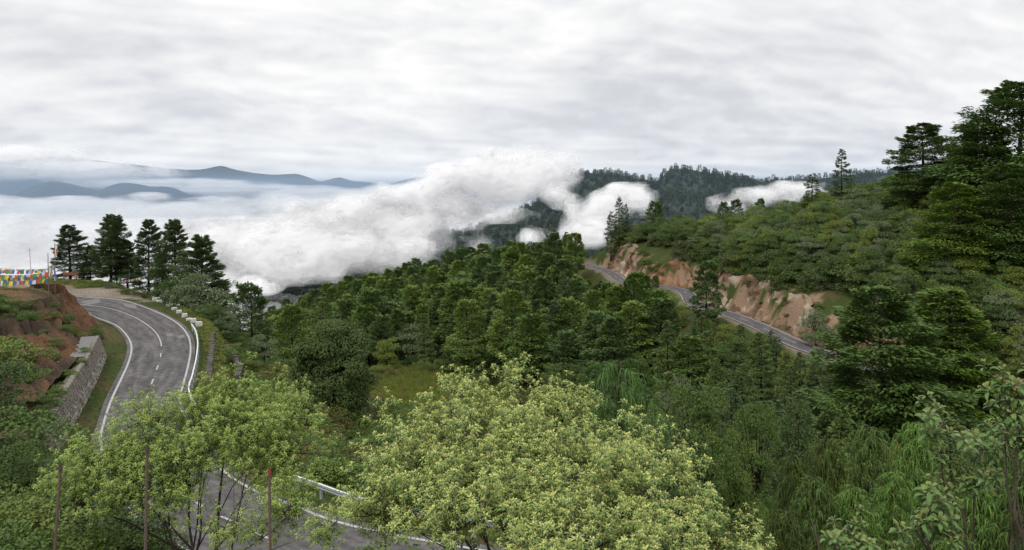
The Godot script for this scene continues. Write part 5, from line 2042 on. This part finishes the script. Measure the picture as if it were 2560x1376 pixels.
	for q in [[262, 862, 76.5], [240, 905, 68], [222, 935, 64], [203, 970, 60], [186, 1000, 57], [170, 1030, 54.5], [152, 1062, 52], [136, 1095, 50]]:
		var p := at(q[0] - 14.0, q[1], q[2])
		tufts.append([Vector3(p.x - 0.5, -15.35, p.z), rng.randf_range(0.5, 1.0)])
	var wall_side := near_line(road_mid, -40, -55).z
	# undergrowth on the near slopes, as a mass
	var tr := {}
	var cl := {}
	for z in [[v2([[-70, -34], [-26, -20], [8, -17], [30, -18], [60, -30], [60, -44], [20, -34], [0, -32], [-20, -34], [-38, -48], [-52, -66], [-75, -66]]), 2.0, 0.9, 2.0], [v2([[-28, -60], [-10, -46], [20, -52], [20, -80], [6, -105], [-12, -110], [-36, -96], [-42, -100], [-60, -130], [-90, -150], [-70, -180], [-30, -190], [-42, -130], [-34, -90], [-26, -74]]), 2.1, 1.0, 2.8], [v2([[-110, -66], [-52, -66], [-48, -78], [-56, -84], [-110, -80]]), 2.0, 0.8, 1.8], [v2([[30, -20], [70, -22], [100, -60], [60, -60], [24, -40]]), 2.4, 1.5, 3.0]]:
		for s in scatter(z[0], z[1]):
			if near_road_gap(s.x, s.y) < (10.5 if s.x < -29 and s.y > -80 and near_line(road_mid, s.x, s.y).z * wall_side > 0 else 7.0) or rng.randf() < 0.12: continue
			var h := rng.randf_range(z[2], z[3])
			var p := Vector3(s.x, height(s.x, s.y) - 0.15, s.y)
			if not in_frame(p, h): continue
			var sx := p.x / -p.z * F + 1280.0
			if sx > 1500.0 and p.z > -36.0: continue
			if p.z > -40.0 and sx > 320.0 and sx < 1260.0 and p.z < -19.0: continue
			var q := rng.randi() % 4
			if not tr.has(q):
				tr[q] = []
				cl[q] = []
			var sc: float = h / 3.0
			tr[q].append(Transform3D(Basis(Vector3.UP, rng.randf() * TAU).scaled(Vector3(sc * 1.35, sc, sc * 1.35)), p))
			var w := rng.randf()
			cl[q].append((Color(1.0, 1.0, 1.0) if w < 0.55 else Color(1.5, 1.35, 1.2) if w < 0.8 else Color(1.7, 1.0, 1.3)) * rng.randf_range(0.75, 1.2))
	for t in tufts:
		var q := rng.randi() % 4
		if not tr.has(q):
			tr[q] = []
			cl[q] = []
		var sc: float = t[1] / 3.0
		tr[q].append(Transform3D(Basis(Vector3.UP, rng.randf() * TAU).scaled(Vector3(sc * 1.5, sc, sc * 1.5)), t[0] - Vector3(0, 0.1, 0)))
		cl[q].append(Color(1.1, 1.05, 1.0) * rng.randf_range(0.75, 1.2))
	for q in tr: mass("undergrowth", "bush", q, tr[q], cl[q])
	grasses()

func grasses() -> void:
	var lf := Leaves.new()
	for k in 26:
		var az := rng.randf() * TAU
		var r := rng.randf() * 0.35
		var b := Vector3(cos(az) * r, 0, sin(az) * r)
		var d := (Vector3.UP + rv(0.45)).normalized()
		var z := rng.randf_range(0.3, 0.6)
		var c := rng.randf_range(0.75, 1.25)
		lf.leaf(b, d, rv().normalized(), z, 0.05, Color(c, c, c), 0.1)
	var tuft := lf.mesh()
	var gm := leaf_mat(Color(0.20, 0.265, 0.055), 0.4)
	var tr := []
	var cl := []
	var areas := [[v2([[-46, -190], [-30, -205], [-8, -178], [10, -140], [6, -110], [-8, -100], [-26, -130]]), 0.75, 2.1], [v2([[-95, -113], [-60, -118], [-50, -108], [-42, -96], [-30, -70], [-26, -60], [-23, -62], [-28, -84], [-38, -104], [-48, -120], [-66, -130], [-95, -128]]), 0.5, 0.5], [v2([[-34, -80], [-38, -62], [-32, -50], [-30, -50], [-34, -62], [-31, -78]]), 0.7, 0.4], [v2([[-24, -60], [-16, -48], [0, -42], [12, -38], [12, -42], [0, -48], [-14, -56]]), 0.6, 0.6], [v2([[-110, -82], [-60, -84], [-57, -96], [-110, -98]]), 1.1, 0.4]]
	for a in areas:
		for s in scatter(a[0], a[1]):
			if near_road_gap(s.x, s.y) < 4.4: continue
			if s.x > -86 and s.x < -58 and s.y < -113.5 and s.y > -119.5 and rng.randf() < 0.9: continue
			var h: float = a[2] * rng.randf_range(0.6, 1.3)
			tr.append(Transform3D(Basis(Vector3.UP, rng.randf() * TAU).scaled(Vector3(1.0 + h * 0.4, h, 1.0 + h * 0.4)), Vector3(s.x, height(s.x, s.y) - 0.03, s.y)))
			var w := rng.randf()
			cl.append((Color(1, 1, 1) if w < 0.6 else Color(1.25, 0.95, 1.1) if w < 0.85 else Color(1.1, 0.65, 1.3)) * rng.randf_range(0.7, 1.2))
	var mm := MultiMesh.new()
	mm.transform_format = MultiMesh.TRANSFORM_3D
	mm.use_colors = true
	mm.mesh = tuft
	mm.instance_count = tr.size()
	for i in tr.size():
		mm.set_instance_transform(i, tr[i])
		mm.set_instance_color(i, cl[i])
	var o := MultiMeshInstance3D.new()
	o.name = "grass"
	o.multimesh = mm
	o.material_override = gm
	add_child(o, true)
	tag(o, "tall and short grass of the meadow and verges", "grass", "", "stuff")
func _ready() -> void:
	rng.seed = 7
	set_stage()
	var t0 := Time.get_ticks_msec()
	build_distance()
	build_land()
	build_roads()
	road_patches()
	build_cuts()
	print("land ", Time.get_ticks_msec() - t0)
	build_woods()
	build_named_trees()
	print("woods ", Time.get_ticks_msec() - t0)
	build_clouds()
	build_roadside()
	print("clouds ", Time.get_ticks_msec() - t0)
	build_foreground()
	print("all ", Time.get_ticks_msec() - t0)
